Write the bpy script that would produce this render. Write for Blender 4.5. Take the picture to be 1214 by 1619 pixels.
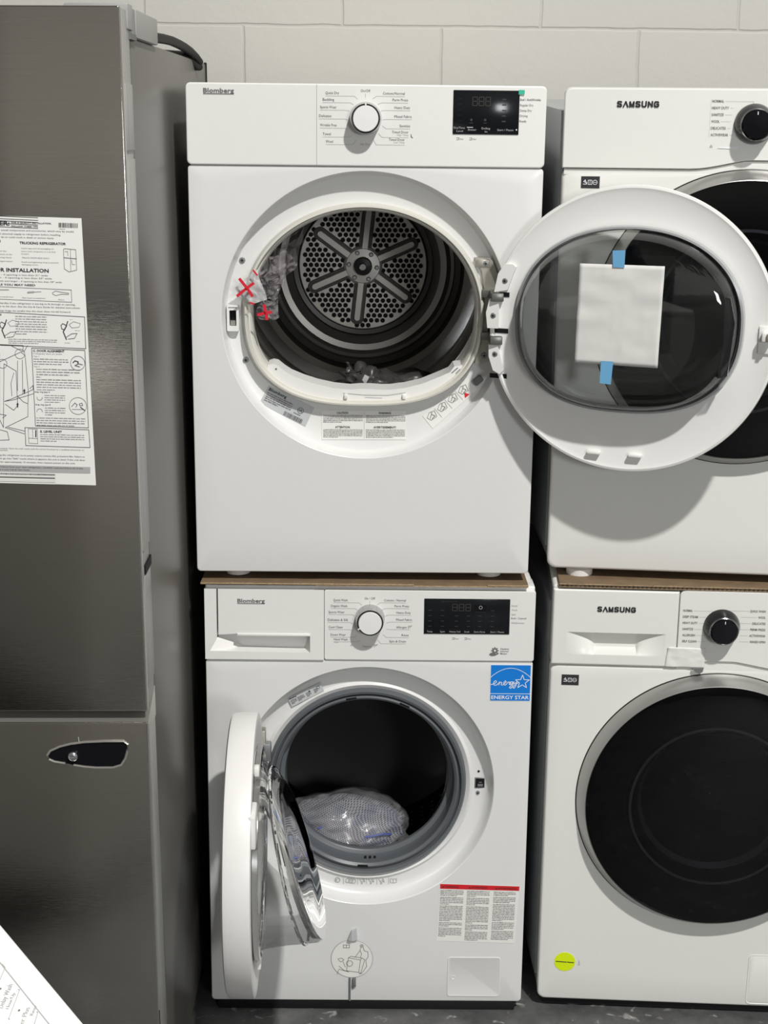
import bpy, bmesh, math, random
from mathutils import Matrix, Vector, noise
random.seed(7)
PI = math.pi
S = bpy.context.scene
for o in list(bpy.data.objects): bpy.data.objects.remove(o)
COL = S.collection

# ------------------------------------------------------------------ camera
def cam_axes(pitch, yaw, roll):
    cy, sy, cp, sp, cr, sr = math.cos(yaw), math.sin(yaw), math.cos(pitch), math.sin(pitch), math.cos(roll), math.sin(roll)
    f = Vector((sy, cy, 0)); r = Vector((cy, -sy, 0)); u = Vector((0, 0, 1))
    f2 = f*cp - u*sp; u2 = u*cp + f*sp
    return r*cr + u2*sr, -r*sr + u2*cr, f2
cd = bpy.data.cameras.new('camera'); cam = bpy.data.objects.new('camera', cd); COL.objects.link(cam)
r_, u_, f_ = cam_axes(.23565, .011637, .011045)
cam.matrix_world = Matrix(((r_.x, u_.x, -f_.x, .30536), (r_.y, u_.y, -f_.y, -2.60054), (r_.z, u_.z, -f_.z, 1.61308), (0, 0, 0, 1)))
cd.sensor_fit = 'VERTICAL'; cd.sensor_height = 36; cd.sensor_width = 27
cd.lens = 2365.36/1619*36; cd.clip_start = .01; cd.clip_end = 60
S.camera = cam

# ------------------------------------------------------------------ light
S.view_settings.view_transform = 'Standard'; S.view_settings.look = 'None'
S.view_settings.gamma = 1; S.view_settings.use_curve_mapping = False
S.view_settings.exposure = -.03
S.cycles.transparent_max_bounces = 24
w = bpy.data.worlds.new('world'); S.world = w; w.use_nodes = True
wn = w.node_tree; wn.nodes.clear()
wo = wn.nodes.new('ShaderNodeOutputWorld'); bg = wn.nodes.new('ShaderNodeBackground')
tc = wn.nodes.new('ShaderNodeTexCoord'); sx = wn.nodes.new('ShaderNodeSeparateXYZ'); rp = wn.nodes.new('ShaderNodeValToRGB')
mr = wn.nodes.new('ShaderNodeMapRange'); mr.inputs[1].default_value = -1; mr.inputs[2].default_value = 1
wn.links.new(tc.outputs['Generated'], sx.inputs[0]); wn.links.new(sx.outputs['Z'], mr.inputs[0]); wn.links.new(mr.outputs[0], rp.inputs[0])
e = rp.color_ramp.elements
e[0].position = .30; e[0].color = (.035, .036, .038, 1)
e[1].position = .54; e[1].color = (.40, .385, .35, 1)
for p_, c_ in ((.44, (.13, .13, .13, 1)), (.62, (.38, .365, .335, 1)), (.80, (.17, .165, .155, 1))):
    q_ = e.new(p_); q_.color = c_
wn.links.new(rp.outputs[0], bg.inputs[0]); bg.inputs[1].default_value = .86
wn.links.new(bg.outputs[0], wo.inputs[0])
def area(name, loc, target, size, power, color, size_y=None):
    l = bpy.data.lights.new(name, 'AREA'); l.energy = power; l.color = color; l.size = size
    if size_y: l.shape = 'RECTANGLE'; l.size_y = size_y
    o = bpy.data.objects.new(name, l); COL.objects.link(o); o.location = loc
    o.rotation_euler = (Vector(target) - Vector(loc)).to_track_quat('-Z', 'Y').to_euler()
    return o
area('ceiling_lamp_light', (2.05, -4.1, 6.1), (.5, 0, .9), .26, 450, (1, .985, .95), .17)
area('front_fill_light', (1.9, -5.3, 1.9), (.4, 0, .8), .6, 52, (.97, .985, 1))  # added low fill: evens the fronts and reaches into the drums

# ------------------------------------------------------------------ materials
MATS = {}
def mat(name, col, rough=.4, metal=0., spec=.5, coat=0., noise_amt=.0, noise_scale=60, bump=0., bump_scale=200, stretch=None, rough_var=0.):
    if name in MATS: return MATS[name]
    m = bpy.data.materials.new(name); m.use_nodes = True; nt = m.node_tree; b = nt.nodes['Principled BSDF']
    c4 = (*col, 1)
    if 'ink' in name or 'black' in name or 'cord' in name: spec = .22
    b.inputs['Base Color'].default_value = c4; b.inputs['Roughness'].default_value = rough; b.inputs['Metallic'].default_value = metal
    b.inputs['Specular IOR Level'].default_value = spec; b.inputs['Coat Weight'].default_value = coat; b.inputs['Coat Roughness'].default_value = .06
    t = nt.nodes.new('ShaderNodeTexCoord'); mp = nt.nodes.new('ShaderNodeMapping'); nt.links.new(t.outputs['Object'], mp.inputs[0])
    if stretch: mp.inputs['Scale'].default_value = stretch
    n = nt.nodes.new('ShaderNodeTexNoise'); n.inputs['Scale'].default_value = noise_scale; n.inputs['Detail'].default_value = 4
    nt.links.new(mp.outputs[0], n.inputs['Vector'])
    a = max(noise_amt, .012)
    mx = nt.nodes.new('ShaderNodeMixRGB'); mx.blend_type = 'MULTIPLY'; mx.inputs[0].default_value = 1
    cr = nt.nodes.new('ShaderNodeValToRGB'); cr.color_ramp.elements[0].position = .3; cr.color_ramp.elements[1].position = .7
    cr.color_ramp.elements[0].color = (1-a, 1-a, 1-a, 1); cr.color_ramp.elements[1].color = (1, 1, 1, 1)
    nt.links.new(n.outputs[0], cr.inputs[0]); mx.inputs[1].default_value = c4; nt.links.new(cr.outputs[0], mx.inputs[2])
    nt.links.new(mx.outputs[0], b.inputs['Base Color'])
    if bump:
        n2 = nt.nodes.new('ShaderNodeTexNoise'); n2.inputs['Scale'].default_value = bump_scale; n2.inputs['Detail'].default_value = 3
        nt.links.new(mp.outputs[0], n2.inputs['Vector'])
        bp = nt.nodes.new('ShaderNodeBump'); bp.inputs['Strength'].default_value = bump; bp.inputs['Distance'].default_value = .001
        nt.links.new(n2.outputs[0], bp.inputs['Height']); nt.links.new(bp.outputs[0], b.inputs['Normal'])
    MATS[name] = m; return m
WHITE = mat('white_enamel', (.72, .72, .71), .28, bump=.03, bump_scale=30)
WPLAS = mat('white_plastic', (.78, .775, .755), .38)
WPANEL = mat('white_panel_plastic', (.76, .755, .73), .35)
SWHITE = mat('warm_white_enamel', (.78, .78, .745), .30, bump=.03, bump_scale=30)
SIDE = mat('shaded_white_side', (.30, .32, .335), .22, bump=.25, bump_scale=14, stretch=(1, 3, .15))  # white cabinet sides drawn grey: the narrow gap's shade is in the colour
BLACK = mat('black_plastic', (.012, .012, .013), .35)
DARK = mat('near_black', (.006, .006, .007), .7)
GLOSSBLK = mat('black_gloss', (.006, .006, .008), .10, coat=0.)
DISPLAY = mat('display_black', (.008, .009, .011), .14)
HINGEM = mat('hinge_steel', (.20, .20, .19), .35, .7)
CHROME = mat('chrome', (.62, .62, .62), .16, 1)
DRUM = mat('drum_steel', (.44, .42, .385), .30, .85, bump=.12, bump_scale=80, stretch=(1, 8, 1))
DRUMPLATE = mat('galvanised_plate', (.52, .50, .47), .40, .6)
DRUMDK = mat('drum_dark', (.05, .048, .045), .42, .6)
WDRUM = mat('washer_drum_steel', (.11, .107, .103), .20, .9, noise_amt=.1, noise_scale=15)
ZINC = mat('zinc_steel', (.46, .44, .38), .42, .8)
GREYMET = mat('grey_screw', (.30, .31, .32), .4, .7)
BEIGE = mat('beige_rubber', (.62, .61, .55), .55)
GASKET = mat('grey_rubber', (.105, .115, .125), .38)
INK = mat('grey_ink', (.16, .16, .16), .6)
INKDK = mat('dark_ink', (.035, .035, .038), .6)
INKMID = mat('mid_ink', (.27, .27, .27), .6)
INKLT = mat('pale_ink', (.42, .42, .42), .6)
INKDIM = mat('dim_display_ink', (.045, .042, .038), .5)
PAPER = mat('white_paper', (.66, .655, .63), .75, bump=.25, bump_scale=40)
LABEL = mat('silver_label', (.52, .54, .55), .4, noise_amt=.03)
LABELW = mat('cream_label', (.80, .795, .76), .5)
GREYBAND = mat('grey_band', (.40, .40, .40), .7)
BLUE = mat('signal_blue', (.0, .19, .66), .4)
STWHITE = mat('sticker_white', (.85, .87, .90), .4)
TAPE = mat('blue_tape', (.14, .38, .62), .6)
GREEN = mat('green_tab', (.03, .45, .30), .5)
RED = mat('label_red', (.62, .012, .02), .5)
REDINK = mat('red_ink', (.62, .02, .04), .5)
YEL = mat('yellow_sticker', (.72, .90, .0), .5)
CARD = mat('cardboard', (.20, .135, .078), .85, noise_amt=.25, noise_scale=30, bump=.4, bump_scale=120)  # brown lowered so the shade between the machines sits in the colour
CARDE = mat('cardboard_edge', (.42, .30, .18), .9, noise_amt=.5, noise_scale=180, stretch=(1, 1, 3))
STEEL = mat('brushed_steel', (.46, .443, .41), .12, 1.0, noise_amt=.05, noise_scale=18, bump=.08, bump_scale=60, stretch=(.6, 1, 22))
FSIDE = mat('grey_painted_steel', (.115, .111, .10), .34, .1, bump=.05, bump_scale=12)
FTRIM = mat('grey_trim_plastic', (.30, .30, .29), .4)
FEDGE = mat('steel_edge', (.55, .54, .50), .3, .8)
CORD = mat('cord_rubber', (.006, .006, .006), .6)

def glassmat(name, tint, edge, rough=.02, refl=1.0, p0=.55):
    m = bpy.data.materials.new(name); m.use_nodes = True; nt = m.node_tree; nt.nodes.clear()
    out = nt.nodes.new('ShaderNodeOutputMaterial'); mix = nt.nodes.new('ShaderNodeMixShader')
    tr = nt.nodes.new('ShaderNodeBsdfTransparent'); gl = nt.nodes.new('ShaderNodeBsdfGlossy'); gl.inputs['Roughness'].default_value = rough
    fr = nt.nodes.new('ShaderNodeFresnel'); fr.inputs[0].default_value = 1.5
    mm = nt.nodes.new('ShaderNodeMath'); mm.operation = 'MULTIPLY'; mm.inputs[1].default_value = refl; nt.links.new(fr.outputs[0], mm.inputs[0])
    lw = nt.nodes.new('ShaderNodeLayerWeight'); lw.inputs[0].default_value = .35
    cr = nt.nodes.new('ShaderNodeValToRGB'); cr.color_ramp.elements[0].color = (*tint, 1); cr.color_ramp.elements[1].color = (*edge, 1)
    cr.color_ramp.elements[0].position = p0; cr.color_ramp.elements[1].position = .98
    n = nt.nodes.new('ShaderNodeTexNoise'); n.inputs['Scale'].default_value = 8
    bp = nt.nodes.new('ShaderNodeBump'); bp.inputs['Strength'].default_value = .02; bp.inputs['Distance'].default_value = .003
    nt.links.new(n.outputs[0], bp.inputs['Height']); nt.links.new(bp.outputs[0], gl.inputs['Normal'])
    nt.links.new(lw.outputs['Facing'], cr.inputs[0]); nt.links.new(cr.outputs[0], tr.inputs[0])
    nt.links.new(mm.outputs[0], mix.inputs[0]); nt.links.new(tr.outputs[0], mix.inputs[1]); nt.links.new(gl.outputs[0], mix.inputs[2])
    nt.links.new(mix.outputs[0], out.inputs[0]); return m
GLASS = glassmat('clear_glass', (.95, .96, .96), (.60, .63, .64))
BOWL = glassmat('thick_clear_glass', (.975, .98, .98), (.22, .25, .26), refl=.62, p0=.80)
TINTED = glassmat('smoked_glass', (.34, .34, .37), (.12, .12, .14), refl=.8)

def milky(name, col, fac, tint, rough=.25):
    m = bpy.data.materials.new(name); m.use_nodes = True; nt = m.node_tree; b = nt.nodes['Principled BSDF']; out = nt.nodes['Material Output']
    b.inputs['Base Color'].default_value = (*col, 1); b.inputs['Roughness'].default_value = rough
    tr = nt.nodes.new('ShaderNodeBsdfTransparent'); tr.inputs[0].default_value = (*tint, 1); mix = nt.nodes.new('ShaderNodeMixShader')
    n = nt.nodes.new('ShaderNodeTexNoise'); n.inputs['Scale'].default_value = 45; t = nt.nodes.new('ShaderNodeTexCoord'); nt.links.new(t.outputs['Object'], n.inputs[0])
    mr_ = nt.nodes.new('ShaderNodeMapRange'); mr_.inputs[1].default_value = .3; mr_.inputs[2].default_value = .7; mr_.inputs[3].default_value = fac*.7; mr_.inputs[4].default_value = min(1, fac*1.3)
    nt.links.new(n.outputs[0], mr_.inputs[0]); nt.links.new(mr_.outputs[0], mix.inputs[0]); nt.links.new(tr.outputs[0], mix.inputs[1]); nt.links.new(b.outputs[0], mix.inputs[2]); nt.links.new(mix.outputs[0], out.inputs[0]); return m
FILM = milky('plastic_film', (.60, .57, .58), .24, (.88, .86, .88), .12); FILMD = milky('grey_plastic_film', (.055, .052, .05), .8, (.5, .5, .5), .35); FILMX = milky('milky_film', (.62, .62, .62), .72, (.9, .9, .9))
WRAP = milky('clear_wrap', (.8, .8, .82), .11, (.97, .97, .97), .15)
def meshbag_mat():
    m = bpy.data.materials.new('white_netting'); m.use_nodes = True; nt = m.node_tree; b = nt.nodes['Principled BSDF']
    b.inputs['Roughness'].default_value = .35
    t = nt.nodes.new('ShaderNodeTexCoord'); mp = nt.nodes.new('ShaderNodeMapping'); mp.inputs['Rotation'].default_value = (.3, .5, .4)
    nt.links.new(t.outputs['Object'], mp.inputs[0])
    w1 = nt.nodes.new('ShaderNodeTexWave'); w1.inputs['Scale'].default_value = 85; w1.inputs['Distortion'].default_value = 3.5; w1.inputs['Detail Scale'].default_value = .4
    w2 = nt.nodes.new('ShaderNodeTexWave'); w2.bands_direction = 'Z'; w2.inputs['Scale'].default_value = 95; w2.inputs['Distortion'].default_value = 3.5; w2.inputs['Detail Scale'].default_value = .4
    nt.links.new(mp.outputs[0], w1.inputs[0]); nt.links.new(mp.outputs[0], w2.inputs[0])
    mu = nt.nodes.new('ShaderNodeMath'); mu.operation = 'MAXIMUM'; nt.links.new(w1.outputs['Fac'], mu.inputs[0]); nt.links.new(w2.outputs['Fac'], mu.inputs[1])
    n = nt.nodes.new('ShaderNodeTexNoise'); n.inputs['Scale'].default_value = 22; nt.links.new(mp.outputs[0], n.inputs[0])
    cr = nt.nodes.new('ShaderNodeValToRGB'); cr.color_ramp.elements[0].position = .45; cr.color_ramp.elements[0].color = (.03, .03, .034, 1)
    cr.color_ramp.elements[1].position = .88; cr.color_ramp.elements[1].color = (.27, .28, .31, 1)
    c2 = nt.nodes.new('ShaderNodeValToRGB'); c2.color_ramp.elements[0].position = .38; c2.color_ramp.elements[0].color = (.72, .75, .90, 1)
    c2.color_ramp.elements[1].position = .5; c2.color_ramp.elements[1].color = (1, 1, 1, 1)
    e3 = c2.color_ramp.elements.new(.66); e3.color = (.90, .80, .84, 1)
    nt.links.new(mu.outputs[0], cr.inputs[0]); nt.links.new(n.outputs[0], c2.inputs[0])
    mx = nt.nodes.new('ShaderNodeMixRGB'); mx.blend_type = 'MULTIPLY'; mx.inputs[0].default_value = 1
    nt.links.new(cr.outputs[0], mx.inputs[1]); nt.links.new(c2.outputs[0], mx.inputs[2]); nt.links.new(mx.outputs[0], b.inputs['Base Color'])
    return m
NETTING = meshbag_mat()

# ------------------------------------------------------------------ mesh builder
class MB:
    def __init__(s): s.v = []; s.f = []; s.mi = []; s.sm = []; s.mats = []
    def slot(s, m):
        if m not in s.mats: s.mats.append(m)
        return s.mats.index(m)
    def add(s, vs, fs, m, smooth=True, T=None):
        k = len(s.v); i = s.slot(m)
        for p in vs:
            p = Vector(p); s.v.append(T @ p if T else p)
        for f in fs: s.f.append([k+a for a in f]); s.mi.append(i); s.sm.append(smooth)
        return s
    def box(s, x0, x1, y0, y1, z0, z1, m, bev=0., seg=2, T=None):
        bm = bmesh.new(); bmesh.ops.create_cube(bm, size=1)
        for v in bm.verts: v.co = Vector(((x0+x1)/2 + v.co.x*(x1-x0), (y0+y1)/2 + v.co.y*(y1-y0), (z0+z1)/2 + v.co.z*(z1-z0)))
        if bev: bmesh.ops.bevel(bm, geom=bm.edges[:], offset=bev, segments=seg, affect='EDGES', profile=.5)
        bm.verts.index_update()
        s.add([v.co.copy() for v in bm.verts], [[v.index for v in f.verts] for f in bm.faces], m, bool(bev), T); bm.free(); return s
    def loft(s, rings, m, cap0=False, cap1=False, T=None, closed=True):
        n = len(rings[0]); vs = [p for r in rings for p in r]; ms = m if isinstance(m, list) else [m]*(len(rings)-1)
        base = len(s.v)
        for p in vs: p = Vector(p); s.v.append(T @ p if T else p)
        for i in range(len(rings)-1):
            k = s.slot(ms[i])
            for j in range(n if closed else n-1):
                a = base+i*n+j; b = base+i*n+(j+1) % n
                s.f.append([a, b, b+n, a+n]); s.mi.append(k); s.sm.append(True)
        if cap0: s.f.append([base+j for j in range(n)]); s.mi.append(s.slot(ms[0])); s.sm.append(False)
        if cap1: s.f.append([base+(len(rings)-1)*n+j for j in range(n)]); s.mi.append(s.slot(ms[-1])); s.sm.append(False)
        return s
    def lathe(s, cx, cz, prof, m, n=64, cap0=False, cap1=False, T=None):
        return s.loft([[(cx+r*math.cos(2*PI*j/n), y, cz+r*math.sin(2*PI*j/n)) for j in range(n)] for r, y in prof], m, cap0, cap1, T)
    def prism(s, pts, y0, y1, m, T=None):        # outline in x,z
        n = len(pts); vs = [(x, y0, z) for x, z in pts] + [(x, y1, z) for x, z in pts]
        fs = [list(range(n)), list(range(n, 2*n))[::-1]] + [[j, (j+1) % n, (j+1) % n+n, j+n] for j in range(n)]
        return s.add(vs, fs, m, False, T)
    def flat(s, pts, y, m, T=None): return s.add([(x, y, z) for x, z in pts], [list(range(len(pts)))], m, False, T)
    def tube(s, path, r, m, n=10, T=None, closed=False):
        P = [Vector(p) for p in path]; rings = []
        up = Vector((0, 0, 1))
        for i, p in enumerate(P):
            a = P[i-1] if (i > 0 or closed) else P[i]; b = P[(i+1) % len(P)] if (i < len(P)-1 or closed) else P[i]
            d = (b-a).normalized(); q = d.cross(up)
            if q.length < .1: q = d.cross(Vector((0, 1, 0)))
            q.normalize(); t = q.cross(d)
            rr = r[i] if isinstance(r, (list, tuple)) else r
            rings.append([p + (q*math.cos(2*PI*k/n) + t*math.sin(2*PI*k/n))*rr for k in range(n)])
        if closed: rings.append(rings[0])
        return s.loft(rings, m, not closed, not closed, T)
    def ribbon(s, pts, wd, y, m, T=None):        # polyline drawn in x,z
        for (a, b) in zip(pts[:-1], pts[1:]):
            dx, dz = b[0]-a[0], b[1]-a[1]; L = math.hypot(dx, dz) or 1; nx, nz = -dz/L*wd/2, dx/L*wd/2; ex, ez = dx/L*wd*.3, dz/L*wd*.3
            s.flat([(a[0]-ex+nx, a[1]-ez+nz), (b[0]+ex+nx, b[1]+ez+nz), (b[0]+ex-nx, b[1]+ez-nz), (a[0]-ex-nx, a[1]-ez-nz)], y, m, T)
        return s
    def disc(s, cx, cz, r, y, m, n=24, T=None, rz=None):
        return s.flat([(cx+r*math.cos(2*PI*j/n), cz+(rz or r)*math.sin(2*PI*j/n)) for j in range(n)], y, m, T)
    def rect(s, x0, x1, z0, z1, y, m, T=None): return s.flat([(x0, z0), (x1, z0), (x1, z1), (x0, z1)], y, m, T)
    def build(s, name, parent=None, loc=None, rot=None, sharp=32):
        me = bpy.data.meshes.new(name); me.from_pydata([tuple(p) for p in s.v], [], s.f)
        for m in s.mats: me.materials.append(m)
        me.polygons.foreach_set('material_index', s.mi); me.polygons.foreach_set('use_smooth', s.sm); me.update()
        try: me.set_sharp_from_angle(angle=math.radians(sharp))
        except Exception: pass
        o = bpy.data.objects.new(name, me); COL.objects.link(o)
        if parent: o.parent = parent
        if loc: o.location = loc
        if rot: o.rotation_euler = rot
        return o
def fixn(o):
    bm = bmesh.new(); bm.from_mesh(o.data); bmesh.ops.recalc_face_normals(bm, faces=bm.faces[:]); bm.to_mesh(o.data); bm.free(); return o
def thing(name, label, cat, loc=(0, 0, 0), rot=(0, 0, 0), group=None):
    o = bpy.data.objects.new(name, None); COL.objects.link(o); o.location = loc; o.rotation_euler = rot; o.empty_display_size = .05
    return tag(o, label, cat, group)
def tag(o, label, cat, group=None):
    o['label'] = label; o['category'] = cat
    if group: o['group'] = group
    return o
# text -------------------------------------------------------------
_fc = {}
def glyphs(s, bold):
    k = (s, bold)
    if k in _fc: return _fc[k]
    cu = bpy.data.curves.new('t', 'FONT'); cu.body = s; cu.size = 1; cu.resolution_u = 2; cu.offset = bold; cu.fill_mode = 'FRONT'
    o = bpy.data.objects.new('t', cu); COL.objects.link(o)
    dg = bpy.context.evaluated_depsgraph_get(); ev = o.evaluated_get(dg); me = ev.to_mesh()
    vs = [(v.co.x, v.co.y) for v in me.vertices]; fs = [list(p.vertices) for p in me.polygons]
    ev.to_mesh_clear(); bpy.data.objects.remove(o); bpy.data.curves.remove(cu)
    _fc[k] = (vs, fs); return _fc[k]
def text(mb, s, x, z, h, m, w=None, al='L', bold=0., rot=0., y=-.0006, shear=0., T=None):
    vs, fs = glyphs(s, bold)
    if not vs: return
    x0 = min(v[0] for v in vs); x1 = max(v[0] for v in vs); sc = h/.69
    sxx = w/(x1-x0) if w else sc
    W = (x1-x0)*sxx; ox = {'L': 0, 'R': -W, 'C': -W/2}[al]; c, sn = math.cos(rot), math.sin(rot)
    out = []
    for a, b in vs:
        px = (a-x0)*sxx+ox; pz = b*sc; px += shear*pz
        out.append((x+px*c-pz*sn, y, z+px*sn+pz*c))
    mb.add(out, fs, m, False, T)
def greek(mb, x, z, wd, h, n, m, y=-.0006, rot=0., rag=.8, T=None, bold_first=False, thick=.45):
    """n lines of print too small to read, as runs of small word-long bars"""
    c, sn = math.cos(rot), math.sin(rot); dz = h/max(n, 1)
    for i in range(n):
        L = wd*(1 if i < n-1 else random.uniform(.3, .8)); px = 0
        while px < L:
            wl = min(random.uniform(1.2, 4.5)*dz*.55, L-px); t = dz*thick*random.uniform(.75, 1.1)
            q = [(px, -i*dz), (px+wl, -i*dz), (px+wl, -i*dz+t), (px, -i*dz+t)]
            mb.flat([(x+a*c-b*sn, z+a*sn+b*c) for a, b in q], y, m, T); px += wl+dz*.28
# outlines ----------------------------------------------------------
def rr_point(ang, cx, cz, x0, x1, z0, z1, rad):
    dx, dz = math.cos(ang), math.sin(ang); lo, hi = 0., 2.
    for _ in range(36):
        t = (lo+hi)/2; px, pz = cx+dx*t, cz+dz*t
        qx = max(x0+rad-px, px-(x1-rad), 0) if rad else 0; qz = max(z0+rad-pz, pz-(z1-rad), 0) if rad else 0
        ins = (math.hypot(qx, qz) <= rad) if rad else (x0 <= px <= x1 and z0 <= pz <= z1)
        if ins: lo = t
        else: hi = t
    return cx+dx*lo, cz+dz*lo
def angset(cx, cz, x0, x1, z0, z1, rad, n=160):
    A = [2*PI*i/n for i in range(n)]
    for X, Z, sx_, sz_ in ((x0, z0, 1, 1), (x1, z0, -1, 1), (x1, z1, -1, -1), (x0, z1, 1, -1)):
        for k in range(9):
            t = k/8*PI/2; px = X+sx_*rad*(1-math.cos(t)); pz = Z+sz_*rad*(1-math.sin(t))
            A.append(math.atan2(pz-cz, px-cx) % (2*PI))
    A = sorted(A); out = [A[0]]
    for a in A[1:]:
        if a-out[-1] > 1e-4: out.append(a)
    return out
def sup(a, cx, cz, ax, bt, bb, nt=2., nb=2.6, sc=1.):
    c, s_ = math.cos(a), math.sin(a); n = nt if s_ > 0 else nb; b = bt if s_ > 0 else bb
    r = (abs(c/ax)**n + abs(s_/b)**n)**(-1/n)*sc
    return cx+c*r, cz+s_*r
def rrect(x0, x1, z0, z1, rad, k=6):
    P = []
    for X, Z, a0 in ((x1-rad, z1-rad, 0), (x0+rad, z1-rad, PI/2), (x0+rad, z0+rad, PI), (x1-rad, z0+rad, 1.5*PI)):
        for i in range(k+1): a = a0+i/k*PI/2; P.append((X+rad*math.cos(a), Z+rad*math.sin(a)))
    return P
def panel(mb, x0, x1, z0, z1, y0, y1, rad, m, soft=.003, sidem=None):
    """a front plate with rounded outline and soft front edge; y0 is its front"""
    rings = []
    for ins, y in ((soft*1.0, y0), (soft*.3, y0+soft*.3), (0, y0+soft), (0, y1)):
        rings.append([(x, y, z) for x, z in rrect(x0+ins, x1-ins, z0+ins, z1-ins, max(rad-ins*.5, .0005))])
    mb.loft(rings, [m, m, sidem or m], True, True)
    return mb

# ------------------------------------------------------------------ setting
def brick_wall():
    m = bpy.data.materials.new('painted_block'); m.use_nodes = True; nt = m.node_tree; b = nt.nodes['Principled BSDF']
    b.inputs['Roughness'].default_value = .75
    t = nt.nodes.new('ShaderNodeTexCoord'); s_ = nt.nodes.new('ShaderNodeSeparateXYZ'); cb = nt.nodes.new('ShaderNodeCombineXYZ')
    nt.links.new(t.outputs['Object'], s_.inputs[0])
    ax = nt.nodes.new('ShaderNodeMath'); ax.operation = 'ADD'; ax.inputs[1].default_value = 8.2-.249+.205
    az = nt.nodes.new('ShaderNodeMath'); az.operation = 'ADD'; az.inputs[1].default_value = 4.06-1.870
    nt.links.new(s_.outputs['X'], ax.inputs[0]); nt.links.new(s_.outputs['Z'], az.inputs[0])
    nt.links.new(ax.outputs[0], cb.inputs[0]); nt.links.new(az.outputs[0], cb.inputs[1])
    n0 = nt.nodes.new('ShaderNodeTexNoise'); n0.inputs['Scale'].default_value = 14; nt.links.new(cb.outputs[0], n0.inputs['Vector'])
    mxv = nt.nodes.new('ShaderNodeMixRGB'); mxv.blend_type = 'ADD'; mxv.inputs[0].default_value = .006
    nt.links.new(cb.outputs[0], mxv.inputs[1]); nt.links.new(n0.outputs['Color'], mxv.inputs[2])
    br = nt.nodes.new('ShaderNodeTexBrick'); br.inputs['Scale'].default_value = 1; br.inputs['Brick Width'].default_value = .41
    br.inputs['Row Height'].default_value = .203; br.inputs['Mortar Size'].default_value = .0042; br.inputs['Mortar Smooth'].default_value = .7
    br.inputs['Color1'].default_value = (.50, .49, .455, 1); br.inputs['Color2'].default_value = (.515, .505, .47, 1); br.inputs['Mortar'].default_value = (.475, .465, .43, 1)
    nt.links.new(mxv.outputs[0], br.inputs['Vector']); nt.links.new(br.outputs['Color'], b.inputs['Base Color'])
    n1 = nt.nodes.new('ShaderNodeTexNoise'); n1.inputs['Scale'].default_value = 22; n1.inputs['Detail'].default_value = 8; n1.inputs['Roughness'].default_value = .65
    nt.links.new(t.outputs['Object'], n1.inputs[0])
    b1 = nt.nodes.new('ShaderNodeBump'); b1.inputs['Strength'].default_value = .35; b1.inputs['Distance'].default_value = .004; nt.links.new(n1.outputs[0], b1.inputs['Height'])
    b2 = nt.nodes.new('ShaderNodeBump'); b2.invert = True; b2.inputs['Strength'].default_value = .5; b2.inputs['Distance'].default_value = .0035
    nt.links.new(br.outputs['Fac'], b2.inputs['Height']); nt.links.new(b1.outputs[0], b2.inputs['Normal']); nt.links.new(b2.outputs[0], b.inputs['Normal'])
    return m
def floor_mat():
    m = bpy.data.materials.new('dark_concrete'); m.use_nodes = True; nt = m.node_tree; b = nt.nodes['Principled BSDF']
    b.inputs['Roughness'].default_value = .5
    t = nt.nodes.new('ShaderNodeTexCoord')
    n = nt.nodes.new('ShaderNodeTexNoise'); n.inputs['Scale'].default_value = 9; n.inputs['Detail'].default_value = 9; n.inputs['Roughness'].default_value = .7
    nt.links.new(t.outputs['Object'], n.inputs[0])
    c1 = nt.nodes.new('ShaderNodeValToRGB'); c1.color_ramp.elements[0].position = .3; c1.color_ramp.elements[0].color = (.035, .035, .037, 1)
    c1.color_ramp.elements[1].position = .75; c1.color_ramp.elements[1].color = (.15, .15, .15, 1); nt.links.new(n.outputs[0], c1.inputs[0])
    n2 = nt.nodes.new('ShaderNodeTexNoise'); n2.inputs['Scale'].default_value = 26; n2.inputs['Detail'].default_value = 6; n2.inputs['Distortion'].default_value = 1.2
    nt.links.new(t.outputs['Object'], n2.inputs[0])
    c2 = nt.nodes.new('ShaderNodeValToRGB'); c2.color_ramp.elements[0].position = .62; c2.color_ramp.elements[0].color = (0, 0, 0, 1)
    c2.color_ramp.elements[1].position = .74; c2.color_ramp.elements[1].color = (1, 1, 1, 1); nt.links.new(n2.outputs[0], c2.inputs[0])
    mx = nt.nodes.new('ShaderNodeMixRGB'); nt.links.new(c2.outputs[0], mx.inputs[0]); nt.links.new(c1.outputs[0], mx.inputs[1]); mx.inputs[2].default_value = (.42, .42, .40, 1)
    nt.links.new(mx.outputs[0], b.inputs['Base Color'])
    bp = nt.nodes.new('ShaderNodeBump'); bp.inputs['Strength'].default_value = .3; bp.inputs['Distance'].default_value = .004
    nt.links.new(n.outputs[0], bp.inputs['Height']); nt.links.new(bp.outputs[0], b.inputs['Normal']); return m
wl = MB().box(-4, 5, .645, .8, 0, 4.5, brick_wall()).build('wall_back'); wl['kind'] = 'structure'
fl = MB().box(-4, 5, -4.4, .645, -.1, 0, floor_mat()).build('floor'); fl['kind'] = 'structure'
COLM = mat('dark_painted_steel', (.025, .025, .025), .6)
pc = MB().box(-1.22, -.98, -4.35, -4.15, 0, 4.5, COLM, .01).build('unseen_reflection_column'); pc['kind'] = 'structure'  # unseen column, added for the dark streak it reflects into the fridge door

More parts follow.
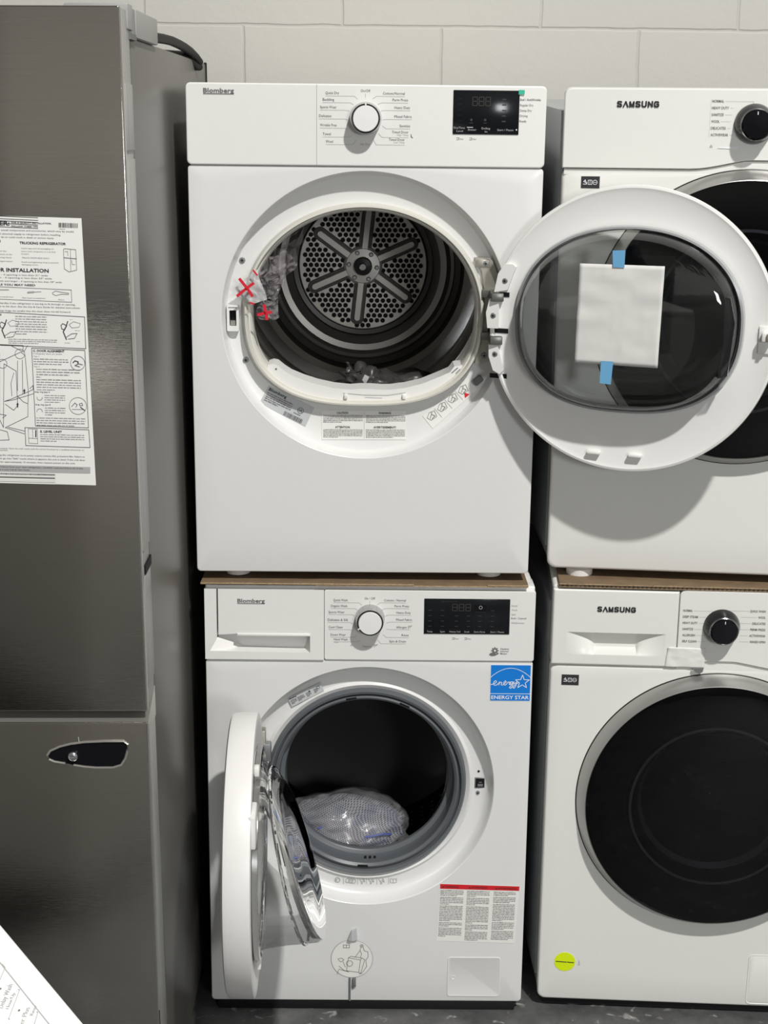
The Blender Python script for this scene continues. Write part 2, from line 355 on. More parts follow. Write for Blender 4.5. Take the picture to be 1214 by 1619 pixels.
# ------------------------------------------------------------------ shared parts
def shell(mb, hole, rect, rad, recess, depth, m, inner=None, sm=None, soft=.0035, shear=0., ztop=None):
    """cabinet: front with a dished round recess (hole=(cx,cz,r)), soft edges, sides and back"""
    cx, cz, r = hole; x0, x1, z0, z1 = rect
    A = angset(cx, cz, x0, x1, z0, z1, rad)
    circ = lambda rr, y: [(cx+rr*math.cos(a), y, cz+rr*math.sin(a)) for a in A]
    rings = []
    if inner: rings += inner(A)
    rings += [circ(r+dr, y) for dr, y in recess]
    for k in (.15, .4, .7):                                          # rings between circle and rounded rectangle keep shading clean
        rings.append([((cx+(r+.002)*math.cos(a))*(1-k)+rr_point(a, cx, cz, x0+soft, x1-soft, z0+soft, z1-soft, rad)[0]*k, 0,
                       (cz+(r+.002)*math.sin(a))*(1-k)+rr_point(a, cx, cz, x0+soft, x1-soft, z0+soft, z1-soft, rad)[1]*k) for a in A])
    for ins, y in ((soft, 0), (soft*.55, soft*.12), (soft*.2, soft*.45), (0, soft)):
        rings.append([(p[0], y, p[1]) for p in (rr_point(a, cx, cz, x0+ins, x1-ins, z0+ins, z1-ins, rad) for a in A)])
    nf = len(rings)-1
    rings.append([(p[0], .035, p[1]) for p in (rr_point(a, cx, cz, x0, x1, z0, z1, rad) for a in A)])
    rings.append([(p[0]-shear*depth, depth, p[1]) for p in (rr_point(a, cx, cz, x0, x1, z0, z1, rad) for a in A)])
    mb.loft(rings, [m]*(nf+1)+[sm or m], False, True)
    return mb
def phillips(mb, cx, cz, r, y, m, dark=None):
    mb.lathe(cx, cz, [(r, y+.002), (r, y), (r*.8, y-.0012), (r*.01, y-.0016)], m, 20)
    mb.rect(cx-r*.5, cx+r*.5, cz-r*.13, cz+r*.13, y-.0019, dark or DARK); mb.rect(cx-r*.13, cx+r*.13, cz-r*.5, cz+r*.5, y-.0020, dark or DARK)
def round_knob(parent, cx, cz, ang, y0=0.):
    k = MB()
    k.lathe(cx, cz, [(.0268, y0), (.0262, y0-.008), (.0245, y0-.024), (.0238, y0-.027)], mat('silver_plastic', (.46, .46, .46), .22, .6), 56)
    k.lathe(cx, cz, [(.0238, y0-.027), (.0234, y0-.029), (.0210, y0-.0285)], BLACK, 56)
    k.build('knob_rim', None)
    rim = bpy.data.objects['knob_rim'] if False else COL.objects[-1]
    rim.parent = parent
    f = MB().lathe(cx, cz, [(.0212, y0-.027), (.0210, y0-.030), (.0203, y0-.0312), (.0001, y0-.0315)], WPLAS, 56)
    f.rect(-.0012, .0012, .0195, .0245, 0, WPLAS, Matrix.Translation((cx, y0-.0312, cz)) @ Matrix.Rotation(-ang, 4, 'Y'))
    o = f.build('knob_face', rim)
    return rim
def leader(mb, x0, z0, x1, zt, xt, m=INKLT):
    mb.ribbon([(x0, z0), (x1, z0), (xt, zt)], .0005, -.0007, m)
def logo_b(mb, x0, z0, w, y=-.0008):
    text(mb, 'Blomberg', x0, z0, .0068, INK, w=w, bold=.022, y=y)
    mb.rect(x0, x0+w*.995, z0-.0026, z0-.0014, y, INK)
def logo_s(parent, x0, z0, w, h):
    mb = MB(); y = -.0008; t = h*.24; g = w/7.0; lw = g*.76
    def seg(pts): mb.ribbon(pts, t, y, INKDK)
    for i, ch in enumerate('SAMSUNG'):
        a = x0+i*g; b = a+lw; z1 = z0+h; m_ = (a+b)/2; q = t/2
        a += q*.6; b -= q*.6
        if ch == 'S': seg([(b, z1-h*.22), (b-lw*.15, z1-q), (a+lw*.12, z1-q), (a, z1-h*.26), (a+lw*.08, z0+h*.58), (b-lw*.08, z0+h*.42), (b, z0+h*.26), (b-lw*.12, z0+q), (a+lw*.12, z0+q), (a-q*.3, z0+h*.26)])
        if ch == 'A': seg([(a-q*.5, z0+q*.4), (m_, z1-q), (b+q*.5, z0+q*.4)])
        if ch == 'M': seg([(a, z0+q*.4), (a, z1-q), (m_, z0+q*.8), (b, z1-q), (b, z0+q*.4)])
        if ch == 'U': seg([(a, z1-q*.4), (a, z0+h*.25), (a+lw*.2, z0+q), (b-lw*.2, z0+q), (b, z0+h*.25), (b, z1-q*.4)])
        if ch == 'N': seg([(a, z0+q*.4), (a, z1-q), (b, z0+q), (b, z1-q*.4)])
        if ch == 'G': seg([(b, z1-h*.24), (b-lw*.15, z1-q), (a+lw*.12, z1-q), (a, z1-h*.28), (a, z0+h*.28), (a+lw*.12, z0+q), (b-lw*.1, z0+q), (b, z0+h*.24), (b, z0+h*.5), (m_, z0+h*.5)])
    return mb.build('brand_lettering', parent)
def seven(mb, x, z, w, h, m, y):
    t = w*.16
    for q in ([(x, z), (x+w, z)], [(x, z+h/2), (x+w, z+h/2)], [(x, z+h), (x+w, z+h)], [(x, z), (x, z+h)], [(x+w, z), (x+w, z+h)]):
        mb.ribbon(q, t, y, m)
def label_quad(corners, y, m, parent, name='sticker', th=.0003):
    """sticker given by its four corners TL,TR,BR,BL in x,z ; returns builder and a unit->plane transform"""
    mb = MB(); mb.prism([corners[3], corners[2], corners[1], corners[0]], y-th, y, m)
    TL, TR, BR, BL = corners
    ang = math.atan2(TR[1]-TL[1], TR[0]-TL[0]); L = math.hypot(TR[0]-TL[0], TR[1]-TL[1]); Hh = math.hypot(TL[0]-BL[0], TL[1]-BL[1])
    T = Matrix.Translation((TL[0], y-th, TL[1])) @ Matrix.Rotation(-ang, 4, 'Y')
    return mb, T, L, Hh
def wobble(o, amp, scale, seed=0.):
    for v in o.data.vertices:
        p = v.co*scale + Vector((seed, seed*1.7, seed*.3)); v.co += Vector((noise.noise(p), noise.noise(p+Vector((9, 3, 5))), noise.noise(p+Vector((2, 8, 1)))))*amp
def blob(name, c, r, m, amp, scale, seed, parent=None, sub=4):
    bm = bmesh.new(); bmesh.ops.create_icosphere(bm, subdivisions=sub, radius=1)
    for v in bm.verts:
        d = 1+amp*noise.noise(v.co*scale+Vector((seed, 0, 0)))+amp*.5*noise.noise(v.co*scale*2.7+Vector((0, seed, 0)))
        v.co = Vector((v.co.x*r[0]*d, v.co.y*r[1]*d, v.co.z*r[2]*d)) + Vector(c)
    me = bpy.data.meshes.new(name); bm.to_mesh(me); bm.free(); me.materials.append(m)
    for p in me.polygons: p.use_smooth = True
    o = bpy.data.objects.new(name, me); COL.objects.link(o)
    if parent: o.parent = parent
    return o
def film(name, quad, n, m, amp, scale, seed, parent=None):
    """crumpled sheet through four 3D corners"""
    a, b, c, d = [Vector(p) for p in quad]; vs = []; fs = []
    for i in range(n+1):
        for j in range(n+1):
            u, v = i/n, j/n; p = a*(1-u)*(1-v)+b*u*(1-v)+c*u*v+d*(1-u)*v
            q = Vector((p.x*scale+seed, p.y*scale, p.z*scale)); p += Vector((noise.noise(q)*.35, noise.turbulence(q, 3, True), noise.noise(q+Vector((5, 5, 5)))*.35))*amp
            vs.append(p)
    for i in range(n):
        for j in range(n): k = i*(n+1)+j; fs.append([k, k+1, k+n+2, k+n+1])
    mb = MB().add(vs, fs, m); return mb.build(name, parent)

# ================================================================== UPPER DRYER (open door)
TILT_D = math.atan(.03705)
dryer = thing('tumble_dryer', 'white clothes dryer with its round door swung open, stacked left of the other dryer', 'dryer', (0, 0, .876), (TILT_D, 0, .0003))
OC = (.297, .47)
def op(A, sc, y, da=0): return [(p[0], y, p[1]) for p in (sup(a, OC[0], OC[1], .209+da, .183+da, .168+da, 2., 2.6, sc) for a in A)]
cab = MB()
shell(cab, (.2993, .4596, .2476), (0, .597, .0, .7146), .007,
      [(-.0105, .030), (-.0075, .0285), (-.0048, .023), (-.0028, .012), (-.0012, .003), (-.0005, .0008), (.0006, .0)], .55, WHITE, soft=.0020,
      inner=lambda A: [op(A, .93, .06), op(A, .955, .030)])
o = cab.build('cabinet', dryer)
cp = MB(); panel(cp, -.0005, .5975, .7152, .8475, -.0035, .55, .008, WPANEL, .0022); cp.rect(.2160, .2166, .7165, .8465, -.0037, INKMID)
Y = -.0042
for s_, x, z, wd, xt, zt in (('Quick Dry', .231, .8312, .0225, .284, .8262), ('Bedding', .2264, .8206, .019, .277, .8175), ('Sports Wear', .222, .8086, .0275, .2705, .807),
                             ('Delicates', .2202, .7945, .0205, .268, .7925), ('Wrinkle Free', .222, .7797, .0275, .268, .777), ('Towel', .2264, .7654, .0135, .275, .7675), ('Wool', .2316, .7533, .012, .282, .7597)):
    text(cp, s_, x, z, .0042, INK, w=wd, y=Y); cp.ribbon([(x, z-.0028), (xt-.005, z-.0028), (xt, zt-.0022)], .0005, Y, INKLT)
for s_, x, z, wd, xt, zt in (('Cottons/Normal', .362, .8315, .036, .3095, .8262), ('Perm Press', .3674, .8212, .0255, .318, .8175), ('Heavy Duty', .3712, .8090, .026, .323, .807),
                             ('Mixed Fabric', .3742, .7947, .029, .3255, .7925), ('Sanitize', .3717, .7797, .0175, .3255, .783), ('Timed Dryer', .369, .7697, .0275, .319, .7705), ('Timed Dryer', .3631, .7575, .0265, .3095, .7625)):
    text(cp, s_, x, z, .0040, INK, w=wd, al='R', y=Y)
    dz = .0068 if 'Timed' in s_ else .0028
    cp.ribbon([(x, z-dz), (xt+.006, z-dz), (xt, zt-.0015)], .0005, Y, INKLT)
text(cp, 'High Temp', .369, .7658, .0026, INKLT, w=.0190, al='R', y=Y); text(cp, 'Low Temp', .3631, .7537, .0026, INKLT, w=.0185, al='R', y=Y)
text(cp, 'On/Off', .2971, .8352, .0040, INK, w=.016, al='C', y=Y); cp.rect(.2967, .2973, .8265, .8325, Y, INKLT); text(cp, 'Air Dry', .2971, .7495, .0036, INKLT, w=.016, al='C', y=Y)
cp.ribbon([(.3735, .768), (.3735, .7645), (.376, .7625)], .0012, Y, INK)
for s_, z, wd in (('End / AntiWrinkle', .8240, .034), ('Regular Dry', .8153, .022), ('Damp Dry', .8067, .0195), ('Drying', .7982, .013), ('Ready', .7896, .0115)):
    text(cp, s_, .5535, z, .0036, INK if s_[0] != 'E' else INKDK, w=wd, y=Y)
for x in (.4493, .4708):
    cp.ribbon([(x, .7605), (x+.004, .7605), (x+.004, .7635), (x, .7635)], .0006, Y, INK); text(cp, '3sec', x+.0055, .7605, .0024, INK, y=Y)
cp.build('control_panel', dryer)
lg = MB(); logo_b(lg, .0292, .8318, .0509, Y-.0002); lg.build('brand_lettering', dryer)
round_knob(dryer, .2976, .7930, 0, -.0035)
ds = MB().box(.4425, .5522, -.0052, -.003, .7692, .8400, DISPLAY, .0008)
yy = -.0056
for i in range(3): seven(ds, .4745+i*.0108, .8155, .0078, .0135, INKDIM, yy)
ds.disc(.4845, .8185, .0008, yy, INKDIM, 8)
for i in range(5):
    text(ds, '--:--', .4505, .8255-i*.0088, .0022, INKDIM, y=yy, w=.007); ds.rect(.5235, .5300, .8245-i*.0088, .8267-i*.0088, yy, INKDIM)
for x in (.4730, .4960): ds.disc(x, .7925, .0022, yy, INKDIM, 8); ds.rect(x-.003, x+.003, .787, .7880, yy, INKDIM)
for s_, x, z, wd in (('Dry/Time', .4440, .7780, .0185), ('Level', .4490, .7728, .0105), ('Buzzer', .4680, .7752, .0140), ('Ending', .4905, .7775, .0140), ('In', .4960, .7722, .004), ('Start / Pause', .5165, .7752, .027)):
    text(ds, s_, x, z, .0032, INKLT, w=wd, y=yy)
ds.rect(.4660, .4760, .7800, .7808, yy, STWHITE); ds.disc(.5485, .7772, .0012, yy, STWHITE, 10)
ds.build('display', dryer)
gt = MB().box(.5502, .5601, -.0060, -.0052, .8339, .8412, GREEN).build('sticker', dryer); gt['label'] = 'small green tab'
# opening seal
N = [2*PI*i/144 for i in range(144)]
sl = MB(); sl.loft([op(N, 1.005, .031), op(N, 1.0, .016), op(N, .985, .009), op(N, .968, .0085), op(N, .958, .012), op(N, .956, .018), op(N, .945, .018), op(N, .932, .022), op(N, .925, .035), op(N, .93, .065)], BEIGE)
sl.build('door_opening_seal', dryer)
# lint filter housing
fh = MB()
top = [(.1278, .3560), (.1290, .3730), (.1370, .3755), (.1452, .3739), (.1560, .3650), (.1691, .3565), (.190, .3480), (.215, .3400), (.245, .3335), (.274, .3309), (.290, .3325), (.310, .3325), (.330, .3312), (.3441, .3315), (.370, .3350), (.400, .3425), (.425, .3530), (.4486, .3636), (.4560, .3740), (.4700, .3760), (.4720, .3600)]
bot = [(.464, .345), (.44, .329), (.41, .316), (.37, .308), (.33, .305), (.29, .3045), (.25, .306), (.21, .311), (.175, .3205), (.15, .332)]
fh.prism(top+bot, .020, .075, WPLAS)
for x in (.2635, .3655): fh.box(x, x+.006, .014, .022, .316, .324, WPLAS, .001)
fh.ribbon([(.262, .3245), (.30, .3215), (.34, .3215), (.371, .3265)], .0012, .0195, INKLT); fh.ribbon([(.30, .3175), (.33, .3165)], .0009, .0195, INKLT)
fh.disc(.1440, .3665, .0018, .0195, INK, 10); fh.ribbon([(.452, .3625), (.462, .3715)], .0016, .0195, INK); fh.ribbon([(.459, .3615), (.466, .3690)], .0012, .0195, INK)
fixn(fh.build('lint_filter_housing', dryer))
# drum
AX = (.2930, .4955)
dr = MB()
prof = [(.2130, .062), (.2265, .070), (.2290, .085), (.2290, .118), (.2235, .122), (.2150, .127), (.2205, .131), (.2150, .135), (.2235, .142), (.2290, .148), (.2290, .205), (.2255, .212), (.2290, .219),
        (.2290, .300), (.2240, .308), (.2290, .316), (.2290, .372), (.2190, .384), (.2125, .392), (.2185, .399), (.2125, .406), (.2150, .412)]
dr.lathe(*AX, prof, [DRUM]*4+[CHROME]*3+[DRUM]*9+[CHROME]*5, 128)
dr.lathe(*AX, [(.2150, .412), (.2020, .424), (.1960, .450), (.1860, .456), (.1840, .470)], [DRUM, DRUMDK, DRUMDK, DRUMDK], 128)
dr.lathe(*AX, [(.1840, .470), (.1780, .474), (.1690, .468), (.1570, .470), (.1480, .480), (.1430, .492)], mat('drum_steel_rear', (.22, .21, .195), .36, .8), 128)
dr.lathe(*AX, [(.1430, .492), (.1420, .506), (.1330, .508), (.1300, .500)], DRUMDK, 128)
dr.build('drum', dryer)
pl = MB(); pl.lathe(*AX, [(.1305, .506), (.1300, .500), (.1285, .4985), (.0001, .4985)], DRUMPLATE, 96)
SPK = [math.radians(84+60*k) for k in range(6)]
def inspoke(x, z):
    r = math.hypot(x, z)
    if r < .041 or r > .1235: return True
    for a in SPK:
        c, s_ = math.cos(a), math.sin(a); t = x*c+z*s_; q = abs(-x*s_+z*c)
        if t > 0 and q < (.0155 if t < .119 else 0) : return True
    return False
hx = .01175
for i in range(-14, 15):
    for j in range(-14, 15):
        x = (i+.5*(j % 2))*hx; z = j*hx*.866
        if inspoke(x, z): continue
        pl.lathe(AX[0]+x, AX[1]+z, [(.0052, .4984), (.0046, .4972), (.0043, .4984)], DRUMPLATE, 10)
        pl.disc(AX[0]+x, AX[1]+z, .0044, .4980, DARK, 10)
plate = pl.build('rear_plate', dryer); plate['label'] = 'perforated drum back plate'
sp = MB()
def capsule(a, r0, r1, wd, y0, y1, m, wt):
    c, s_ = math.cos(a), math.sin(a)
    def out(w_): 
        P = []
        for k in range(9): t = -PI/2+k/8*PI; P.append((r1+w_*math.cos(t), w_*math.sin(t)))
        for k in range(9): t = PI/2+k/8*PI; P.append((r0+w_*math.cos(t), w_*math.sin(t)))
        return [(AX[0]+u*c-v*s_, AX[1]+u*s_+v*c) for u, v in P]
    A_ = out(wd); B_ = out(wt)
    sp.loft([[(x, y0, z) for x, z in A_], [(x, (y0+y1)/2, z) for x, z in out((wd+wt)/2)], [(x, y1, z) for x, z in B_]], m, False, True)
for a in SPK:
    capsule(a, .034, .1080, .0135, .4978, .4965, DRUMDK, .0125)
    capsule(a, .030, .1070, .0085, .4966, .4890, DRUMPLATE, .0055)
sp.lathe(*AX, [(.040, .4978), (.0385, .492), (.034, .488), (.0185, .487)], DRUMPLATE, 48)
for k in range(6):
    a = math.radians(54+60*k); sp.lathe(AX[0]+.0285*math.cos(a), AX[1]+.0285*math.sin(a), [(.0045, .488), (.0045, .4845), (.003, .483), (.0001, .483)], GREYMET, 12)
sp.build('spokes', plate)
hb = MB().lathe(*AX, [(.0185, .489), (.0185, .478), (.0165, .474), (.0075, .473), (.0075, .468), (.0060, .4665), (.0001, .4665)], [BLACK, BLACK, BLACK, CHROME, CHROME, CHROME], 32)
hb.build('hub', plate)
# screws, strike, hinge plate on the recess floor
for x, z in ((.0869, .5539), (.0905, .3805)):
    s1 = MB(); phillips(s1, x, z, .0052, .0285, GREYMET); s1.build('screw', dryer)
lt = MB()
x0, x1, z0, z1 = .0595, .0805, .4325, .4777
P0 = rrect(x0, x1, z0, z1, .002, 3); P1 = rrect(x0+.0045, x1-.0045, z0+.009, z1-.009, .001, 3)
lt.loft([[(x, .030, z) for x, z in P0], [(x, .019, z) for x, z in P0], [(x*.98+.07*.02, .018, z) for x, z in P0], [(x, .018, z) for x, z in P1], [(x, .030, z) for x, z in P1]], WPLAS)
lt.box(x0+.0045, x1-.0045, .026, .0305, z0+.009, z1-.009, DARK); lt.rect(x0+.003, x1-.003, z1-.0050, z1-.0035, .0178, INK)
lt.box(x0+.006, x1-.0065, .022, .026, z0+.010, z0+.018, ZINC)
fixn(lt.build('door_latch', dryer))
hp = MB(); hp.prism([(.4868, .5632), (.512, .5635), (.5175, .558), (.529, .530), (.533, .50), (.533, .45), (.5255, .410), (.518, .3841), (.4985, .3790), (.4919, .3794), (.4975, .41), (.503, .45), (.506, .50), (.500, .54), (.490, .556)], .022, .0305, ZINC)
hp.box(.491, .512, .0195, .0225, .5465, .5600, ZINC, .001)
for x, z in ((.5060, .5535), (.5075, .3935)): phillips(hp, x, z, .0052, .020, GREYMET)
hp.build('hinge_plate', dryer)
for z in (.5035, .4300):
    arm = MB().box(.500, .540, .004, .024, z-.0070, z+.0070, HINGEM, .0015); arm.box(.5120, .5330, -.046, .010, z-.0070, z+.0070, HINGEM, .0015)
    arm.build('hinge_arm', dryer)
# stickers in the recess
C1 = [(.1305, .3350), (.2105, .2962), (.1945, .2618), (.1135, .3040)]
lb, T, L_, H_ = label_quad(C1, .0296, LABEL, dryer)
text(lb, 'Blomberg', .003, -.0075, .0052, INKDK, w=.034, bold=.02, T=T)
greek(lb, .003, -.0125, .050, .018, 5, INK, T=T); text(lb, 'UL', .0665, -.0175, .004, INKDK, bold=.02, T=T)
lb.lathe(0, 0, [(.0055, 0), (.0048, 0)], INKDK, 20, T=T @ Matrix.Translation((.0695, -.0006, -.0155)))
greek(lb, .060, -.0245, .020, .003, 1, INKDK, T=T)
xx = .045
while xx < .080: d = random.choice((.0006, .001, .0014)); lb.rect(xx, xx+d, -.0365, -.0285, -.0006, INKDK, T); xx += d+.0011
lb.build('rating_label', dryer)
lb, T, L_, H_ = label_quad([(.2233, .2912), (.3725, .2917), (.3733, .2395), (.2233, .2385)], .0296, LABELW, dryer)
for i, (tt, xx, wd) in enumerate((('CAUTION', .037, .020), ('WARNING!', .112, .022))):
    text(lb, tt, xx, -.0058, .0036, INKDK, w=wd, al='C', bold=.02, T=T)
    greek(lb, .003+.0755*i, -.0095, .070, .0145, 5, INKMID, T=T)
for i, (tt, xx, wd) in enumerate((('ATTENTION', .037, .026), ('AVERTISSEMENT!', .112, .040))):
    text(lb, tt, xx, -.0315, .0036, INKDK, w=wd, al='C', bold=.02, T=T)
    greek(lb, .003+.0755*i, -.0350, .070, .0160, 6, INKMID, T=T)
lb.rect(.0755, .0759, -.050, -.001, -.0006, INKLT, T); lb.build('caution_label', dryer)
lb, T, L_, H_ = label_quad([(.4023, .2830), (.4802, .3509), (.4990, .3320), (.4204, .2606)], .0296, LABELW, dryer)
for i in range(4):
    x = .004+i*.024; lb.ribbon([(x, -.008), (x+.009, -.003), (x+.018, -.006), (x+.015, -.017), (x+.003, -.016), (x, -.008)], .0007, -.0006, INK, T)
    lb.ribbon([(x+.004, -.012), (x+.010, -.008), (x+.013, -.014), (x+.006, -.015)], .0010, -.0006, INK, T); lb.disc(x+.012, -.006, .0016, -.0006, INKLT, 10, T)
    if i < 3: lb.rect(x+.0205, x+.0212, -.024, -.003, -.0006, INKLT, T)
lb.flat([(.078, -.024), (.0885, -.024), (.083, -.0155)], -.0007, RED, T); lb.build('instruction_label', dryer)
tb = MB().box(-.0085, .0085, 0, .012, -.006, .006, INK, .002).build('rubber_bumper', dryer, (.4985, .018, .349), (0, -.75, 0))
for x in (.07, .53):
    for y in (.02, .5):
        MB().lathe(0, 0, [(.022, 0), (.022, .012), (.014, .018)], WPLAS if y < .1 else BLACK, 20, True, True).build('foot', dryer, (x, y+.03, -.0160), (-PI/2, 0, 0)).rotation_euler = (PI/2, 0, 0)

# ---- open dryer door
PH = math.radians(17.7)
door = MB()
WC = (-.005, .018)
A2 = [2*PI*i/160 for i in range(160)]
def cr2(r, y): return [(r*math.cos(a), y, r*math.sin(a)) for a in A2]
def wn2(sc, y, d=0): return [(p[0], y, p[1]) for p in (sup(a, WC[0], WC[1], .193+d, .158+d, .158+d, 2.15, 2.5, sc) for a in A2)]
door.loft([wn2(.93, .016), wn2(.95, .001), wn2(1.0, -.001), wn2(1.03, 0), cr2(.2270, .0), cr2(.2340, -.0025), cr2(.2378, -.0015), cr2(.2390, .002), cr2(.2385, .008), cr2(.232, .019), cr2(.214, .022), wn2(.99, .022), wn2(.93, .016)], WPLAS)
dpart = door.build('door', dryer, (.7395, -.1016, .4567), (0, 0, -PH)); dpart['label'] = 'round door, swung open'
fixn(dpart)
MB().loft([wn2(.985, -.001), wn2(.975, -.009), wn2(.955, -.010), wn2(.945, -.004), wn2(.94, .002)], mat('pale_grey_seal', (.42, .43, .44), .12, .35, coat=.5)).build('window_seal', dpart)
gb = MB(); gb.loft([wn2(.95, .004), wn2(.935, -.012), wn2(.91, -.034), wn2(.87, -.050), wn2(.80, -.0565), wn2(.6, -.0585), wn2(.3, -.0590), wn2(.01, -.0590)], GLASS); gb.build('glass_bowl', dpart)
MB().loft([wn2(.95, .012), wn2(.7, .0125), wn2(.01, .0130)], GLASS).build('outer_pane', dpart)
st = MB().prism([(.1531, .0702), (.1620, .0690), (.1720, .0290), (.1660, -.0563), (.1507, -.0616), (.1560, -.005)], -.047, -.030, glassmat('grey_strip', (.5, .52, .54), (.3, .32, .34), .2, 2)).build('translucent_strip', dpart)  # translucent grey wedge beside the glass bowl
def hplate(pts, scr): 
    h = MB().prism(pts, -.009, .002, WPLAS); h.rect(min(p[0] for p in pts)+.002, -.206, min(p[1] for p in pts)-.0085, min(p[1] for p in pts)-.0005, -.0012, DARK); phillips(h, scr[0], scr[1], .0048, -.009, GREYMET); return h.build('hinge_cover', dpart)
hplate([(-.2135, .1035), (-.1995, .1030), (-.1950, .0985), (-.2085, .0600), (-.2310, .0555), (-.2250, .0870)], (-.2130, .0750))
hplate([(-.2385, .0440), (-.2225, .0440), (-.2225, -.0060), (-.2410, -.0060), (-.2440, .0200)], (-.2315, .0155))
hplate([(-.2380, -.0340), (-.2225, -.0345), (-.2115, -.0780), (-.2170, -.0840), (-.2290, -.0780), (-.2370, -.0550)], (-.2265, -.0500))
for x in (-.0500, .0205): MB().box(x-.0115, x+.0115, -.010, .001, -.2118, -.2060, WPLAS, .002).build('hook', dpart)
hk = MB().box(.2080, .2300, -.004, .001, -.0240, .0210, WPLAS, .0015); hk.box(.214, .230, -.022, -.003, -.002, .013, WPLAS, .002); hk.box(.222, .228, -.026, -.018, -.001, .012, ZINC, .001)
hk.build('catch', dpart)
# sheet of paper taped to the glass: a thing of its own
def door_world(x, y, z): return Matrix.Translation((0, 0, 0))
sheet = thing('paper_sheet', 'blank white paper sheet taped to the glass of the open dryer door', 'paper')
sheet.matrix_world = Matrix.Translation((0, 0, .876)) @ Matrix.Rotation(.0003, 4, 'Z') @ Matrix.Rotation(TILT_D, 4, 'X') @ Matrix.Translation((.7395, -.1016, .4567)) @ Matrix.Rotation(-PH, 4, 'Z') @ Matrix.Translation((-.011, -.0605, .034))
ps = MB(); n = 24
q = [(-.0672, .0814), (.0689, .0825), (.0670, -.0817), (-.0691, -.0804)]
vs = []; fs = []
for i in range(n+1):
    for j in range(n+1):
        u, v = i/n, j/n; x = (q[3][0]*(1-u)+q[2][0]*u)*(1-v)+(q[0][0]*(1-u)+q[1][0]*u)*v; z = (q[3][1]*(1-u)+q[2][1]*u)*(1-v)+(q[0][1]*(1-u)+q[1][1]*u)*v
        y = -.0012-.0022*noise.noise(Vector((x*18, z*42, 1.)))-.0012*abs(noise.noise(Vector((x*60+3, z*60, 1.)))); vs.append((x, min(y, -.0002), z))
for i in range(n):
    for j in range(n): k = i*(n+1)+j; fs.append([k, k+1, k+n+2, k+n+1])
ps.add(vs, fs, PAPER); so = ps.build('sheet', sheet); md = so.modifiers.new('s', 'SOLIDIFY'); md.thickness = .0003
for q in ([(-.0154, .1041), (.0051, .1057), (.0049, .0775), (-.0135, .0780)], [(-.0252, -.0750), (-.0050, -.0750), (-.0069, -.1130), (-.0253, -.1120)]):
    MB().prism(q, -.0034, -.0030, TAPE).build('tape', sheet)

# ---- bag with red crosses, bundle in the drum
MD = Matrix.Translation((0, 0, .876)) @ Matrix.Rotation(.0003, 4, 'Z') @ Matrix.Rotation(TILT_D, 4, 'X')
bag = thing('plastic_bag', 'clear plastic bag with red crosses caught over the rim of the dryer opening', 'bag'); bag.matrix_world = MD
fa = film('film', [(.0721, .0020, .5083), (.1130, .0000, .5420), (.1320, .0020, .4900), (.1000, .0020, .4800)], 14, FILMX, .006, 60, 3, bag)
fb = film('film', [(.1130, .000, .5400), (.1843, .050, .6146), (.1500, .030, .4900), (.1080, .004, .4830)], 28, FILM, .034, 55, 8, bag)
fc_ = film('film', [(.1080, .004, .4850), (.1520, .026, .4930), (.1480, .022, .4560), (.1180, .010, .4540)], 18, FILM, .022, 70, 5, bag)
fd = film('film', [(.1250, .012, .5450), (.1950, .070, .6100), (.1640, .05, .5150), (.1250, .02, .4900)], 28, FILM, .040, 40, 21, bag)
rx = MB()
def cross(x, z, s1, y, an=0):
    T = Matrix.Translation((x, y, z)) @ Matrix.Rotation(an, 4, 'Y')
    rx.ribbon([(-s1, s1*1.1), (s1*.2, 0), (s1, -s1*.9)], .0050, 0, REDINK, T); rx.ribbon([(s1*.9, s1*.8), (0, -.001), (-s1*1.0, -s1*1.2)], .0048, -.0003, REDINK, T)
cross(.0955, .5105, .0125, -.0095, .15); cross(.128, .4690, .0085, -.0085, .6)
rx.ribbon([(.1085, .541), (.1150, .533)], .003, -.010, REDINK); rx.ribbon([(.1020, .486), (.1090, .484)], .003, -.0095, REDINK)
rx.build('red_cross', bag)
bun = thing('plastic_bundle', 'dark crumpled plastic bundle lying at the bottom of the dryer drum', 'bag'); bun.matrix_world = MD
blob('bag', (.3600, .215, .2950), (.085, .060, .033), FILMD, .5, 2.6, 4., bun)
blob('bag', (.2980, .205, .3060), (.045, .045, .030), FILMD, .6, 2.4, 9., bun)
blob('contents', (.3350, .225, .2900), (.085, .045, .024), DRUMDK, .4, 2.8, 2., bun)
film('bag_neck', [(.262, .19, .345), (.33, .19, .335), (.325, .185, .312), (.265, .185, .310)], 16, FILMD, .03, 60, 14, bun)
MB().box(-.005, .005, -.002, .002, -.012, .012, INKLT, .001).build('paper_tag', bun, (.298, .168, .318), (0, .45, 0))

# ================================================================== LOWER WASHER (open door)
washer = thing('washing_machine', 'white front-loading washer with glass porthole door open and blue energy star sticker', 'washing machine', (.0135, -.0087, .02), (0, 0, -.0038))
WCt = (.295, .4416)
wb = MB()
shell(wb, (*WCt, .2375), (0, .597, 0, .6932), .007,
      [(-.024, .030), (-.015, .0278), (-.008, .0215), (-.0038, .012), (-.0015, .003), (-.0005, .0008), (.0006, 0)], .55, WHITE, soft=.0020,
      inner=lambda A: [[(WCt[0]+.180*math.cos(a), .035, WCt[1]+.180*math.sin(a)) for a in A], [(WCt[0]+.1885*math.cos(a), .0285, WCt[1]+.1885*math.sin(a)) for a in A],
                       [(WCt[0]+.1945*math.cos(a), .0245, WCt[1]+.1945*math.sin(a)) for a in A], [(WCt[0]+.2000*math.cos(a), .0295, WCt[1]+.2000*math.sin(a)) for a in A]])
wb.build('cabinet', washer)
wt = MB().box(.001, .596, .03, .57, .8230, .8350, WPLAS, .006, 3); wt.build('top_panel', washer)
cp = MB()
